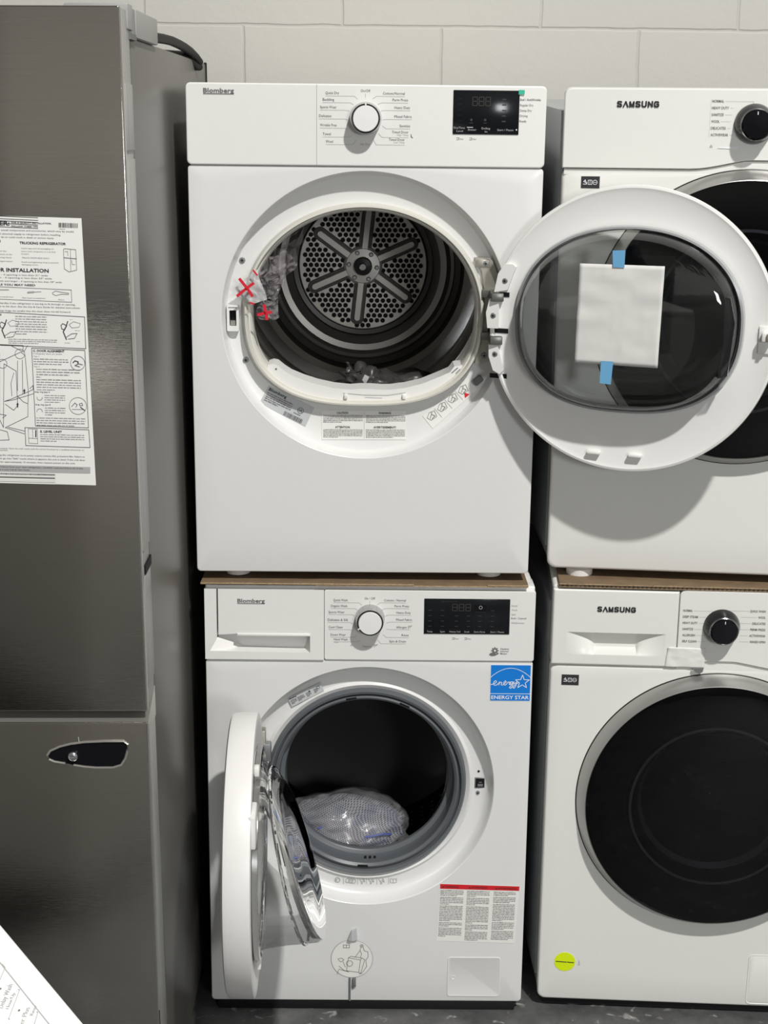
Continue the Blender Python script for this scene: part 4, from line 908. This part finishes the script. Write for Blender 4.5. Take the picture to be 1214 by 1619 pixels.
# drawer front with sculpted scoop: height field
dm = MB(); nx, nz = 120, 96; X0, X1, Z0, Z1 = 0, .2245, .6925, .8370
def sc_depth(x, z):
    u = abs(x-.1155); zt = .7545; zl = .7135
    if z > zt or z < zl or u > .0885: return 0
    q = max(0, (u-.0384)/.0501); zc = .7225+.0320*q**.4545; D = .019*(1-q**.7)
    return D if z >= zc else D*(z-zl)/(zc-zl)
vs = []; fs = []
for i in range(nx+1):
    for j in range(nz+1):
        x = X0+(X1-X0)*i/nx; z = Z0+(Z1-Z0)*j/nz
        d = sc_depth(x, z)
        edge = min(x-X0, X1-x, z-Z0, Z1-z); rd = .003*(1-min(1, edge/.003))**2
        vs.append((x, -.004+d+rd, z))
for i in range(nx):
    for j in range(nz): k = i*(nz+1)+j; fs.append([k, k+1, k+nz+2, k+nz+1])
dm.add(vs, fs, SWHITE)
P = rrect(X0, X1, Z0, Z1, .004); dm.loft([[(x, 0, z) for x, z in P], [(x, .05, z) for x, z in P]], SWHITE, False, True)
dm.build('detergent_drawer', sw, sharp=40)
tp = MB().box(0, .60, .012, .56, .826, .8395, SWHITE, .006, 3); tp.box(0, .2240, .030, .56, .690, .828, SIDE); tp.build('top_panel', sw)
logo_s(sw, .0798, .7958, .0700, .0102).location = (0, -.0045, 0)
sam_knob(sw, .3022, .7735); dlc(sw, .0210, .6517, .0523, .6720, .055, .070)
sam_door(sw, *SWc, .2525, .028)
fp = film('film_flap', [(.2085, -.0070, .7325), (.2760, -.0065, .7315), (.2760, -.0050, .6930), (.2050, -.0050, .6935)], 16, LABELW, .0015, 50, 2, sw); fp['label'] = 'cream strip of tape over the drawer seam'
md = fp.modifiers.new('s', 'SOLIDIFY'); md.thickness = .0003
MB().prism([(.2550, .6935), (.2745, .6950), (.2730, .6880), (.2670, .6840)], -.010, -.0052, INK).build('tape_end', sw)
ys = MB().lathe(.0504, .0822, [(.0200, -.0001), (.0200, -.0007), (.0001, -.0008)], YEL, 40); ys.ribbon([(.0335, .0825), (.0420, .0820), (.0535, .0815)], .0019, -.0010, INKDK); ys.ribbon([(.0555, .0818), (.0590, .0812), (.0672, .0810)], .0019, -.0010, INKDK); yo = ys.build('dot_sticker', sw); yo['label'] = 'round fluorescent yellow sticker'
ff = MB(); ff.loft([[(x, y, z) for x, z in rrect(.3995+i_, .5200-i_, .0055+i_, .1120-i_, .008)] for i_, y in ((0, .0005), (0, -.0010), (.0015, -.0010), (.002, -.0004), (.004, -.0012))], SWHITE, False, True); ff.build('filter_flap', sw)
for x in (.06, .54): MB().lathe(0, 0, [(.024, 0), (.024, .018), (.012, .020)], BLACK, 20, True, True).build('foot', sw, (x, .06, -.0195), (PI/2, 0, 0))
MB().box(.012, .588, .010, .5, -.0160, .002, BLACK, .002).build('plinth', sw)

# ================================================================== cardboard sheets between the stacks
def board(name, x0, x1, y0, y1, z0, z1, label, loc, rot, flute=False):
    from mathutils import Euler
    t = thing(name, label, 'cardboard', Vector(loc)+Euler(rot).to_matrix() @ Vector(((x0+x1)/2, (y0+y1)/2, z0)), rot); hx_, hy_ = (x1-x0)/2, (y1-y0)/2; h = z1-z0; n = 70
    fr = [(-hx_+2*hx_*i/n, -hy_+.0022*noise.noise(Vector((i*.35, x0*9, 0)))) for i in range(n+1)]
    zz = [.0006*noise.noise(Vector((i*.2, 4, 0))) for i in range(n+1)]
    mb = MB(); vs = []; fs = []
    for (x, y), dz in zip(fr, zz): vs += [(x, y, dz*.3), (x, y+.0005, h+dz), (x, hy_, h), (x, hy_, 0)]
    for i in range(n): a = i*4; b = a+4; fs += [[a, b, b+1, a+1], [a+1, b+1, b+2, a+2], [a+2, b+2, b+3, a+3], [a+3, b+3, b, a]]
    fs += [[0, 1, 2, 3], [n*4+3, n*4+2, n*4+1, n*4]]
    mb.add(vs, fs, CARD, False); mb.build('sheet', t)
    ed = MB()
    if flute:
        k = 150
        for i in range(k):
            x = -hx_+2*hx_*(i+.5)/k; zl = h*.18 if i % 2 else h*.55; ed.box(x-.0011, x+.0011, -hy_-.0016, -hy_+.002, zl, zl+h*.28, INKDK if i % 2 else CARD)
        ed.box(-hx_, hx_, -hy_-.0022, -hy_+.002, 0, h*.14, CARDE); ed.box(-hx_, hx_, -hy_-.0022, -hy_+.002, h*.86, h, CARDE)
    else:
        ed.box(-hx_, hx_*.30, -hy_-.0034, -hy_+.003, h*.50, h*.95, CARDE, .0004); ed.box(-hx_*.3, hx_, -hy_-.0036, -hy_+.003, h*.05, h*.35, CARDE, .0004); ed.box(hx_*.75, hx_, -hy_-.004, -hy_+.003, h*.5, h*.9, CARDE, .0004)
    ed.build('torn_edge', t)
    return t
board('cardboard_sheet', -.0060, .5830, -.0060, .50, .8353, .8395, 'brown cardboard sheet laid on the washer with the open porthole door', (.0135, -.0087, .02), (0, 0, -.0038))
board('cardboard_sheet', .0100, .6000, -.0030, .46, .8405, .8465, 'corrugated cardboard sheet on the right-hand washer under its dryer', (.6431, .0014, .0201), (TW, 0, -.0624), True)

# ================================================================== REFRIGERATOR
fr = thing('refrigerator', 'stainless steel french door refrigerator standing left of the dryer stack', 'refrigerator', (-.012, -.49, 0), (.02, -.008, 0))
FW = -.905
bd_ = MB().box(FW+.004, -.003, .100, 1.095, .02, 1.764, FSIDE, .004); bd_.box(FW+.02, -.008, .082, .102, .06, 1.755, DARK)
bd_.box(-.006, -.0015, 1.080, 1.098, .02, 1.7655, DARK, .001)
body = bd_.build('body', fr)
def fdoor(x0, x1, z0, z1, name):
    mb = MB(); mb.box(x0, x1, 0, .010, z0, z1, STEEL, .0022, 3); mb.box(x0+.001, x1-.001, .008, .082, z0+.001, z1-.001, FTRIM, .002)
    o = mb.build(name, fr); return o
d1 = fdoor(-.4500, 0, .8030, 1.7985, 'door'); d2 = fdoor(FW, -.4550, .8030, 1.7985, 'door')
# side trims of the right door
tr = MB().box(-.001, .0016, .018, .076, 1.045, 1.600, FTRIM, .0008); tr.box(-.001, .0014, .018, .076, .835, 1.005, mat('dark_trim', (.25, .25, .25), .4), .0008); tr.box(-.001, .0016, .018, .076, 1.612, 1.700, FTRIM, .0008)
tr.box(-.0008, .0012, .0005, .006, .805, 1.796, FEDGE); tr.box(-.002, .0014, .030, .088, 1.006, 1.020, DARK); 
tr.build('door_trim', d1)
dwb = MB().box(FW, 0, 0, .010, .060, .7850, STEEL, .0022, 3); dwb.box(FW+.001, -.001, .008, .082, .060, .7700, FTRIM, .002)
dwb.add([(FW, .002, .785), (0, .002, .785), (0, .082, .812), (FW, .082, .812), (0, .082, .765), (0, .008, .765), (FW, .082, .765)], [[0, 1, 2, 3], [1, 5, 4, 2], [3, 2, 4, 6]], FEDGE, False)
dwb.box(-.001, .0012, .0005, .006, .300, .783, FEDGE); drw = dwb.build('freezer_drawer', fr)
MB().box(FW+.02, -.01, .030, .080, .790, .801, DARK).build('drawer_gap_lining', fr)
HP = [(-.1516, .7331), (-.1469, .7405), (-.1329, .7472), (-.1152, .7519), (-.0952, .7545), (-.0653, .7558), (-.0368, .7558), (-.0307, .7511), (-.0318, .7404), (-.0354, .7283), (-.0421, .7175), (-.0547, .7134), (-.0797, .7132), (-.0971, .7148), (-.1132, .7175), (-.1255, .7203), (-.1416, .7230), (-.1495, .7270)]
MB().prism(HP[::-1], -.0012, .0002, GLOSSBLK).build('handle_mount', drw)
rim = MB(); op_ = [HP[i] for i in list(range(15, 18))+list(range(0, 15))]
rim.tube([(x, -.0018, z) for x, z in op_], .0019, FEDGE, 8); ro = rim.build('mount_trim', drw)
sc_ = MB().lathe(0, 0, [(.0075, -.001), (.0072, -.006), (.0060, -.0075), (.0045, -.0070), (.0040, -.0095), (.0001, -.0095)], mat('bright_zinc', (.75, .77, .80), .25, 1), 6 if False else 20)
sc_.box(-.0035, .0035, -.0105, -.009, -.0006, .0006, INK); sc_.build('screw', drw, (-.1130, 0, .7325))
fk = MB().ribbon([(-.104, .7619), (-.1035, .7548)], .0009, -.0004, LABEL); fk.build('film_scrap', drw)
hc = MB().box(-.085, .0028, .128, .343, 1.7640, 1.8025, FTRIM, .002); hc.box(-.085, .0018, .060, .100, 1.7720, 1.8060, FTRIM, .002); hc.box(-.08, .0008, .098, .130, 1.766, 1.8020, GREYMET, .001); hc.box(-.08, .0018, .078, .13, 1.760, 1.768, INK)
hc.build('hinge_cover', fr); MB().box(FW+.003, FW+.085, .128, .343, 1.7640, 1.8025, FTRIM, .002).build('hinge_cover', fr)
cb = MB(); path = [(-.012, .330, 1.776), (-.010, .4159, 1.7790), (-.009, .50, 1.7815), (-.008, .5900, 1.7830), (-.007, .6822, 1.7820), (-.006, .76, 1.7800), (-.004, .83, 1.7760), (-.001, .885, 1.7690), (.003, .9150, 1.7600), (.002, .9180, 1.7520), (-.003, .8950, 1.7520), (-.010, .860, 1.7600), (-.02, .83, 1.769), (-.05, .80, 1.770)]
cb.tube(path, .0080, CORD, 12); cb.build('power_cord', fr)
for i, x in enumerate((-.06, -.84)): MB().lathe(0, 0, [(.02, 0), (.02, .03)], BLACK, 16, True, True).build('foot', fr, (x, .12 if i == 0 else .12, -.008 if False else -.004), (PI/2, 0, 0))
for x in (-.06, -.84): MB().lathe(0, 0, [(.02, 0), (.02, .04)], BLACK, 16, True, True).build('foot', fr, (x, 1.0, -.018), (PI/2, 0, 0))
# residue bands of tape
# installation sheet
MF = Matrix.Translation((-.012, -.49, 0)) @ Matrix.Rotation(-.008, 4, 'Y') @ Matrix.Rotation(.02, 4, 'X')
st = thing('instruction_sheet', 'white installation instruction sheet taped on the refrigerator door', 'paper'); st.matrix_world = MF @ Matrix.Translation((0, -.0030, 0))
TLp, TRp, BRp, BLp = (-.3450, 1.5310), (-.0624, 1.5229), (-.0597, 1.1489), (-.3490, 1.1560)
def px2(px, py):                       # sheet measure: columns across, rows down, mapped bilinearly onto the sheet
    v = (py-343)/423.; lx = -.1731+v*(-.1962+.1731); rx_ = -.0624+v*.0027; W0 = 129+23*v; u = px/W0
    zl = 1.5260+v*(1.1516-1.5260); zr = 1.5229+v*(1.1489-1.5229)
    return lx+(rx_-lx)*u, zl+(zr-zl)*u
sh = MB(); n = 20; vs = []; fs = []
for i in range(n+1):
    for j in range(n+1):
        u, v = i/n, j/n; x = (BLp[0]*(1-u)+BRp[0]*u)*(1-v)+(TLp[0]*(1-u)+TRp[0]*u)*v; z = (BLp[1]*(1-u)+BRp[1]*u)*(1-v)+(TLp[1]*(1-u)+TRp[1]*u)*v
        vs.append((x, -.0002-.0002*noise.noise(Vector((x*9, z*9, 0))), z))
for i in range(n):
    for j in range(n): k = i*(n+1)+j; fs.append([k, k+1, k+n+2, k+n+1])
sh.add(vs, fs, mat('smooth_paper', (.80, .795, .77), .7))
RT = -.022
def A_(cx, cy): return px2(cx/7.041, 330+cy/7.041)
def B_(cx, cy): return px2(cx/6.747, 540+cy/6.747)
def tl(f, s_, cx, cy, cx2, h, m=INKDK, bold=0., sc=7.0, yb=-.0006):
    x, z = f(cx, cy); x2, z2 = f(cx2, cy); text(sh, s_, x, z, h/sc*.00088, m, w=abs(x2-x), rot=RT, y=yb, bold=bold)
def gl(f, cx, cy, cx2, cy2, n_, m=INKMID):
    x, z = f(cx, cy); x2, z2 = f(cx2, cy2); greek(sh, x, z, x2-x, z-z2, n_, m, rot=RT, y=-.0006, thick=.32)
def box_(f, pts, wd=.0006, m=INKDK): sh.ribbon([f(a, b) for a, b in pts], wd, -.0006, m)
tl(A_, 'STICKER:', -240, 192, 110, 44, bold=.03)
tl(A_, 'FOR A QUALITY INSTALLATION,', 130, 168, 575, 16, bold=.02); tl(A_, 'FOLLOW THESE TIPS.', 130, 205, 430, 16, bold=.02)
for cy in (100, 128, 150, 178, 214): box_(A_, [(-800, cy+2-22), (425, cy)], .0007)
tl(A_, 'See the actual components and accessories, which vary by model.', -100, 250, 830, 17)
tl(A_, 'Connect electrical supply to refrigerator before installing.', -100, 290, 680, 17); tl(A_, 'Failure to do so could result in death or serious injury.', -120, 325, 605, 17)
tl(A_, 'TRUCKING REFRIGERATOR', 220, 386, 735, 25, bold=.03)
tl(A_, 'E', -10, 372, 12, 22, bold=.03)
for s_, cy, a, b in (('Leave tape and all packaging on', 437, 240, 600), ('doors until refrigerator is in its final', 470, 240, 620), ('location.', 498, 240, 328), ('TRUCK FROM SIDE ONLY', 540, 245, 555), ('Avoid overtightening strap to prevent', 585, 240, 655), ('damaging doors.', 613, 245, 430)):
    tl(A_, s_, a, cy, b, 14, INK)
for s_, cy, b in (('of the', 474, 75), ('condenser at the', 508, 138), ('shipping base.', 542, 138), ('refrigerator', 582, 148)): tl(A_, s_, -60 if len(s_) > 8 else 0, cy, b, 14, INK)
tl(A_, 'REFRIGERATOR INSTALLATION', -430, 690, 545, 38, bold=.03)
tl(A_, '21 cu. ft. models - if opening is less than 31" wide', -260, 730, 535, 16, INKDK); tl(A_, '25 cu. ft. models - if opening is less than 33" wide', -260, 762, 580, 16, INKDK); tl(A_, 'models and larger - if opening is less than 39" wide', -60, 798, 690, 16, INKDK)
tl(A_, 'TOOLS YOU MAY NEED', -120, 840, 395, 20, bold=.02)
box_(A_, [(-300, 850), (795, 868), (800, 1002), (-300, 985)], .0006, INK)
tl(A_, 'Phillips screwdriver', -120, 970, 155, 14, INK); tl(A_, 'Flat head screwdriver', 252, 975, 512, 14, INK); tl(A_, 'Pliers', 652, 985, 718, 14, INK)
box_(A_, [(310, 905), (375, 897), (375, 910), (310, 915), (310, 905)], .0006, INK); box_(A_, [(375, 903), (460, 897)], .0006, INK); box_(A_, [(-60, 890), (100, 886)], .0008, INK)
box_(A_, [(585, 905), (620, 885), (680, 895), (765, 905), (765, 918), (680, 918), (625, 935), (590, 920), (585, 905)], .0006, INK)
for s_, cy, a, b in (('Remove the handles if the refrigerator is too big to fit through an opening,', 1040, -170, 840), ('to avoid damage to the door. See the Use & Care Guide for detailed instructions.', 1075, -200, 895), ('on the top hinge, be careful that the door does not fall forward.', 1122, -100, 788)): tl(A_, s_, a, cy, b, 17)
box_(A_, [(-500, 1120), (942, 1160), (955, 1512), (-100, 1495)], .0007)
tl(A_, 'DOORS', -90, 1168, 20, 20, bold=.03)
gl(A_, 172, 1178, 535, 1390, 8); gl(A_, 95, 1430, 640, 1480, 3); gl(A_, -60, 1195, 30, 1215, 1)
for ox in (0, -680):                                        # screwdriver sketches
    box_(A_, [(680+ox, 1260), (700+ox, 1240), (745+ox, 1262), (720+ox, 1310), (690+ox, 1300), (680+ox, 1260)], .0009); box_(A_, [(755+ox, 1215), (735+ox, 1275), (705+ox, 1330), (740+ox, 1415)], .0014)
    box_(A_, [(770+ox, 1250), (820+ox, 1215), (895+ox, 1235), (880+ox, 1275), (800+ox, 1285), (770+ox, 1250)], .0005, INK); box_(A_, [(730+ox, 1395), (800+ox, 1350), (860+ox, 1345), (830+ox, 1400), (760+ox, 1410)], .0008, INK)
gl(A_, 780, 1195, 865, 1205, 1); gl(A_, 835, 1315, 915, 1325, 1); gl(A_, 848, 1435, 915, 1445, 1); gl(A_, 720, 1455, 850, 1465, 1)
# sketch of a refrigerator, bar code
box_(A_, [(708, 430), (722, 422), (845, 430), (855, 650), (770, 672), (718, 640), (708, 430)], .0006, INK); box_(A_, [(785, 428), (790, 668)], .0005, INK); box_(A_, [(715, 520), (852, 528)], .0009, INK); box_(A_, [(722, 455), (755, 452), (757, 500)], .0005, INK); box_(A_, [(800, 545), (805, 590), (838, 590)], .0005, INK)
xx = 655
while xx < 870: d = random.choice((4, 7, 11)); q = [A_(xx, 146), A_(xx+d, 147), A_(xx+d, 197), A_(xx, 196)]; sh.flat(q, -.0006, INKDK); xx += d+random.choice((5, 8))
gl(A_, 665, 215, 870, 225, 1)
# exploded drawing of the doors
for pts in ([(0, 100), (0, 820), (40, 905), (45, 215), (175, 290), (190, 660), (150, 715), (60, 650)], [(0, 15), (110, 15), (245, 80), (250, 15), (0, 10)], [(0, 195), (225, 85), (270, 120), (305, 520), (300, 640), (250, 620), (190, 560)], [(60, 905), (300, 780), (300, 640)], [(355, 485), (130, 590), (50, 620), (150, 600), (358, 530)],
            [(150, 310), (120, 420), (130, 560)], [(190, 180), (190, 500)], [(240, 170), (245, 540)], [(295, 15), (255, 85)], [(0, 760), (70, 770), (30, 800)], [(60, 905), (265, 970)], [(90, 900), (270, 940)], [(0, 930), (80, 950), (100, 1040), (0, 1045)], [(320, 475), (355, 440), (355, 485)]):
    box_(B_, pts, .0006, INKDK)
for cx, cy, r in ((215, 105, 52), (30, 215, 48), (830, 190, 76), (832, 652, 92)):
    sh.ribbon([B_(cx+r*math.cos(a*PI/12), cy+r*math.sin(a*PI/12)) for a in range(25)], .0006, -.0006, INK)
for cx, cy in ((262, 505), (190, 655)): box_(B_, [(cx, cy+25), (cx, cy-5)], .0016); sh.flat([B_(cx-14, cy-2), B_(cx+14, cy-2), B_(cx, cy-28)], -.0007, INKDK)
box_(B_, [(780, 185), (800, 165), (835, 175), (830, 195)], .0013); box_(B_, [(880, 205), (840, 195), (800, 215), (850, 228)], .0011, INK); box_(B_, [(765, 660), (800, 620), (825, 640), (810, 665)], .0009, INK); box_(B_, [(845, 630), (875, 620), (885, 645), (855, 650), (845, 630)], .0008, INK); box_(B_, [(770, 690), (900, 690)], .0006, INK); box_(B_, [(860, 665), (905, 700)], .0012)
box_(B_, [(340, 40), (905, 50), (945, 888), (380, 880), (340, 40)], .0007)
tl(B_, 'C. DOOR ALIGNMENT', 355, 78, 690, 22, bold=.03, sc=6.7); tl(B_, 'If refrigerator doors are uneven:', 358, 104, 665, 14, INK, sc=6.7); tl(B_, 'Type 1', 358, 134, 418, 14, INK, sc=6.7); gl(B_, 360, 160, 735, 230, 3); tl(B_, 'Type 2', 362, 242, 425, 14, INK, sc=6.7)
gl(B_, 388, 268, 860, 345, 3); gl(B_, 388, 352, 480, 372, 1); gl(B_, 390, 380, 870, 505, 5); tl(B_, 'Snap ring type A', 372, 516, 535, 15, sc=6.7, bold=.01); gl(B_, 475, 548, 700, 640, 4); tl(B_, 'Snap ring type B', 380, 654, 542, 15, sc=6.7, bold=.01); gl(B_, 480, 685, 705, 780, 4); gl(B_, 390, 795, 915, 890, 4)
for cy, s1 in ((570, 1), (720, -1)): sh.ribbon([B_(425+28*math.cos(a), cy+28*math.sin(a)*s1) for a in [(-.2+i*.35) for i in range(11)]], .0010, -.0006, INKLT)
box_(B_, [(268, 900), (948, 910), (962, 1105), (278, 1098), (268, 900)], .0007); box_(B_, [(303, 912), (400, 915), (405, 1075), (310, 1070), (303, 912)], .0005, INK); box_(B_, [(305, 1015), (400, 1018)], .0005, INK); box_(B_, [(350, 913), (353, 1015)], .0005, INK); box_(B_, [(385, 1000), (385, 930)], .0016)
tl(B_, 'E. LEVEL UNIT', 432, 950, 662, 22, bold=.03, sc=6.7); gl(B_, 432, 975, 905, 1060, 4)
tl(B_, 'connection. Have the wall outlet and the circuit checked by a qualified electrician to', -40, 1140, 898, 15, INK, sc=6.7); tl(B_, 'grounded.', -20, 1160, 85, 15, INK, sc=6.7)
tl(B_, 'Before connecting this refrigerator to its power source remove ALL protective film. Failure to', -190, 1215, 905, 17, sc=6.7); tl(B_, 'may cause it to go into "Safe" mode where it appears the unit is dead. If the unit does', -160, 1252, 908, 17, sc=6.7); tl(B_, 'unplug it for approximately 15 minutes, then restore power to the unit.', -110, 1290, 805, 17, sc=6.7)
sh.flat([B_(-400, 1315), B_(965, 1322), B_(965, 1395), B_(-400, 1388)], -.0005, GREYBAND)
tl(B_, 'the best performance from your new refrigerator, carefully read and follow all of the', -180, 1345, 885, 17, sc=6.7, yb=-.0007); tl(B_, 'instructions in your Use & Care Guide.', -120, 1375, 325, 17, sc=6.7, yb=-.0007)
sh.flat([B_(-400, 1398), B_(590, 1402), B_(590, 1500), B_(-400, 1496)], -.0005, LABELW)
for cy, t in ((1418, 26), (1455, 24), (1485, 10), (1502, 12)): sh.flat([B_(-400, cy-t/2), B_(588, cy-t/2+3), B_(588, cy+t/2-4), B_(-400, cy+t/2-8)], -.0006, INK if t > 20 else INKLT)
tl(B_, 'CALIFORNIA PROPOSITION 65', -150, 1426, 370, 16, LABELW, sc=6.7, yb=-.0008); tl(B_, '19 cabos lamuay', 375, 1428, 585, 15, LABELW, sc=6.7, yb=-.0008)
sh.flat([B_(592, 1400), B_(1010, 1404), B_(1018, 1524), B_(594, 1520)], -.0006, LABELW)
sh.build('sheet', st)

# ================================================================== FOREGROUND CONSOLE (bottom left)
fw = thing('top_load_washer', 'white appliance top with printed wash options, cut off in the near left corner', 'washing machine', (.057, -1.67, 0), (0, 0, 0))
u = Vector((math.cos(math.radians(-56.528)), math.sin(math.radians(-56.528)), 0)); v = Vector((u.y, -u.x, 0))
if v.x > 0: v = -v
T = Matrix(((u.x, v.x, 0, 0), (u.y, v.y, 0, 0), (0, 0, 1, 0), (0, 0, 0, 1)))
bx = MB(); bx.box(-.33, .30, .004, .60, .04, 1.085, WHITE, .006, 3, T); bx.build('cabinet', fw)
WB = mat('bright_white_plastic', (.88, .88, .88), .35)
tp = MB(); tp.box(-.33, .30, 0, .60, 1.070, 1.100, WB, .004, 3, T)
tp.add([(-.33, .0185, 1.1003), (.30, .0185, 1.1003), (.30, .0192, 1.1003), (-.33, .0192, 1.1003)], [[0, 1, 2, 3]], INKLT, False, T)
top_ = tp.build('top_panel', fw)
pr = MB(); TT = Matrix(((0, 0, -1, 0), (1, 0, 0, 0), (0, -1, 0, 1.1004), (0, 0, 0, 1)))
text(pr, 'Delay Wash', -.1072, -.0275, .0032, INKLT, w=.0270, T=TT, y=0, shear=.15)
text(pr, 'Hour/Up', -.1080, -.0314, .0022, INKLT, w=.0180, T=TT, y=0, shear=.15)
pr.ribbon([(-.1193, -.0346), (-.1185, -.0338), (-.0865, -.0331), (-.0856, -.0320)], .0005, 0, INKLT, TT)
pr.disc(-.0852, -.0208, .0011, 0, INK, 12, TT, .0007); pr.disc(-.1094, -.0380, .0011, 0, INK, 12, TT, .0007)
text(pr, 'Freezer Plus', -.1062, -.0440, .0030, INKLT, w=.0330, al='R', T=TT, y=0, shear=.15)
text(pr, 'Rinse', -.1150, -.0478, .0022, INKLT, w=.0110, T=TT, y=0, shear=.15)
pr.ribbon([(-.1500, -.0510), (-.1236, -.0505), (-.1116, -.0499), (-.1107, -.0490)], .0005, 0, INKLT, TT)
pr.ribbon([(-.0760, -.0180), (-.0600, -.0178), (-.0560, -.0150)], .0005, 0, INKLT, TT)
pr.build('printed_marks', fw)
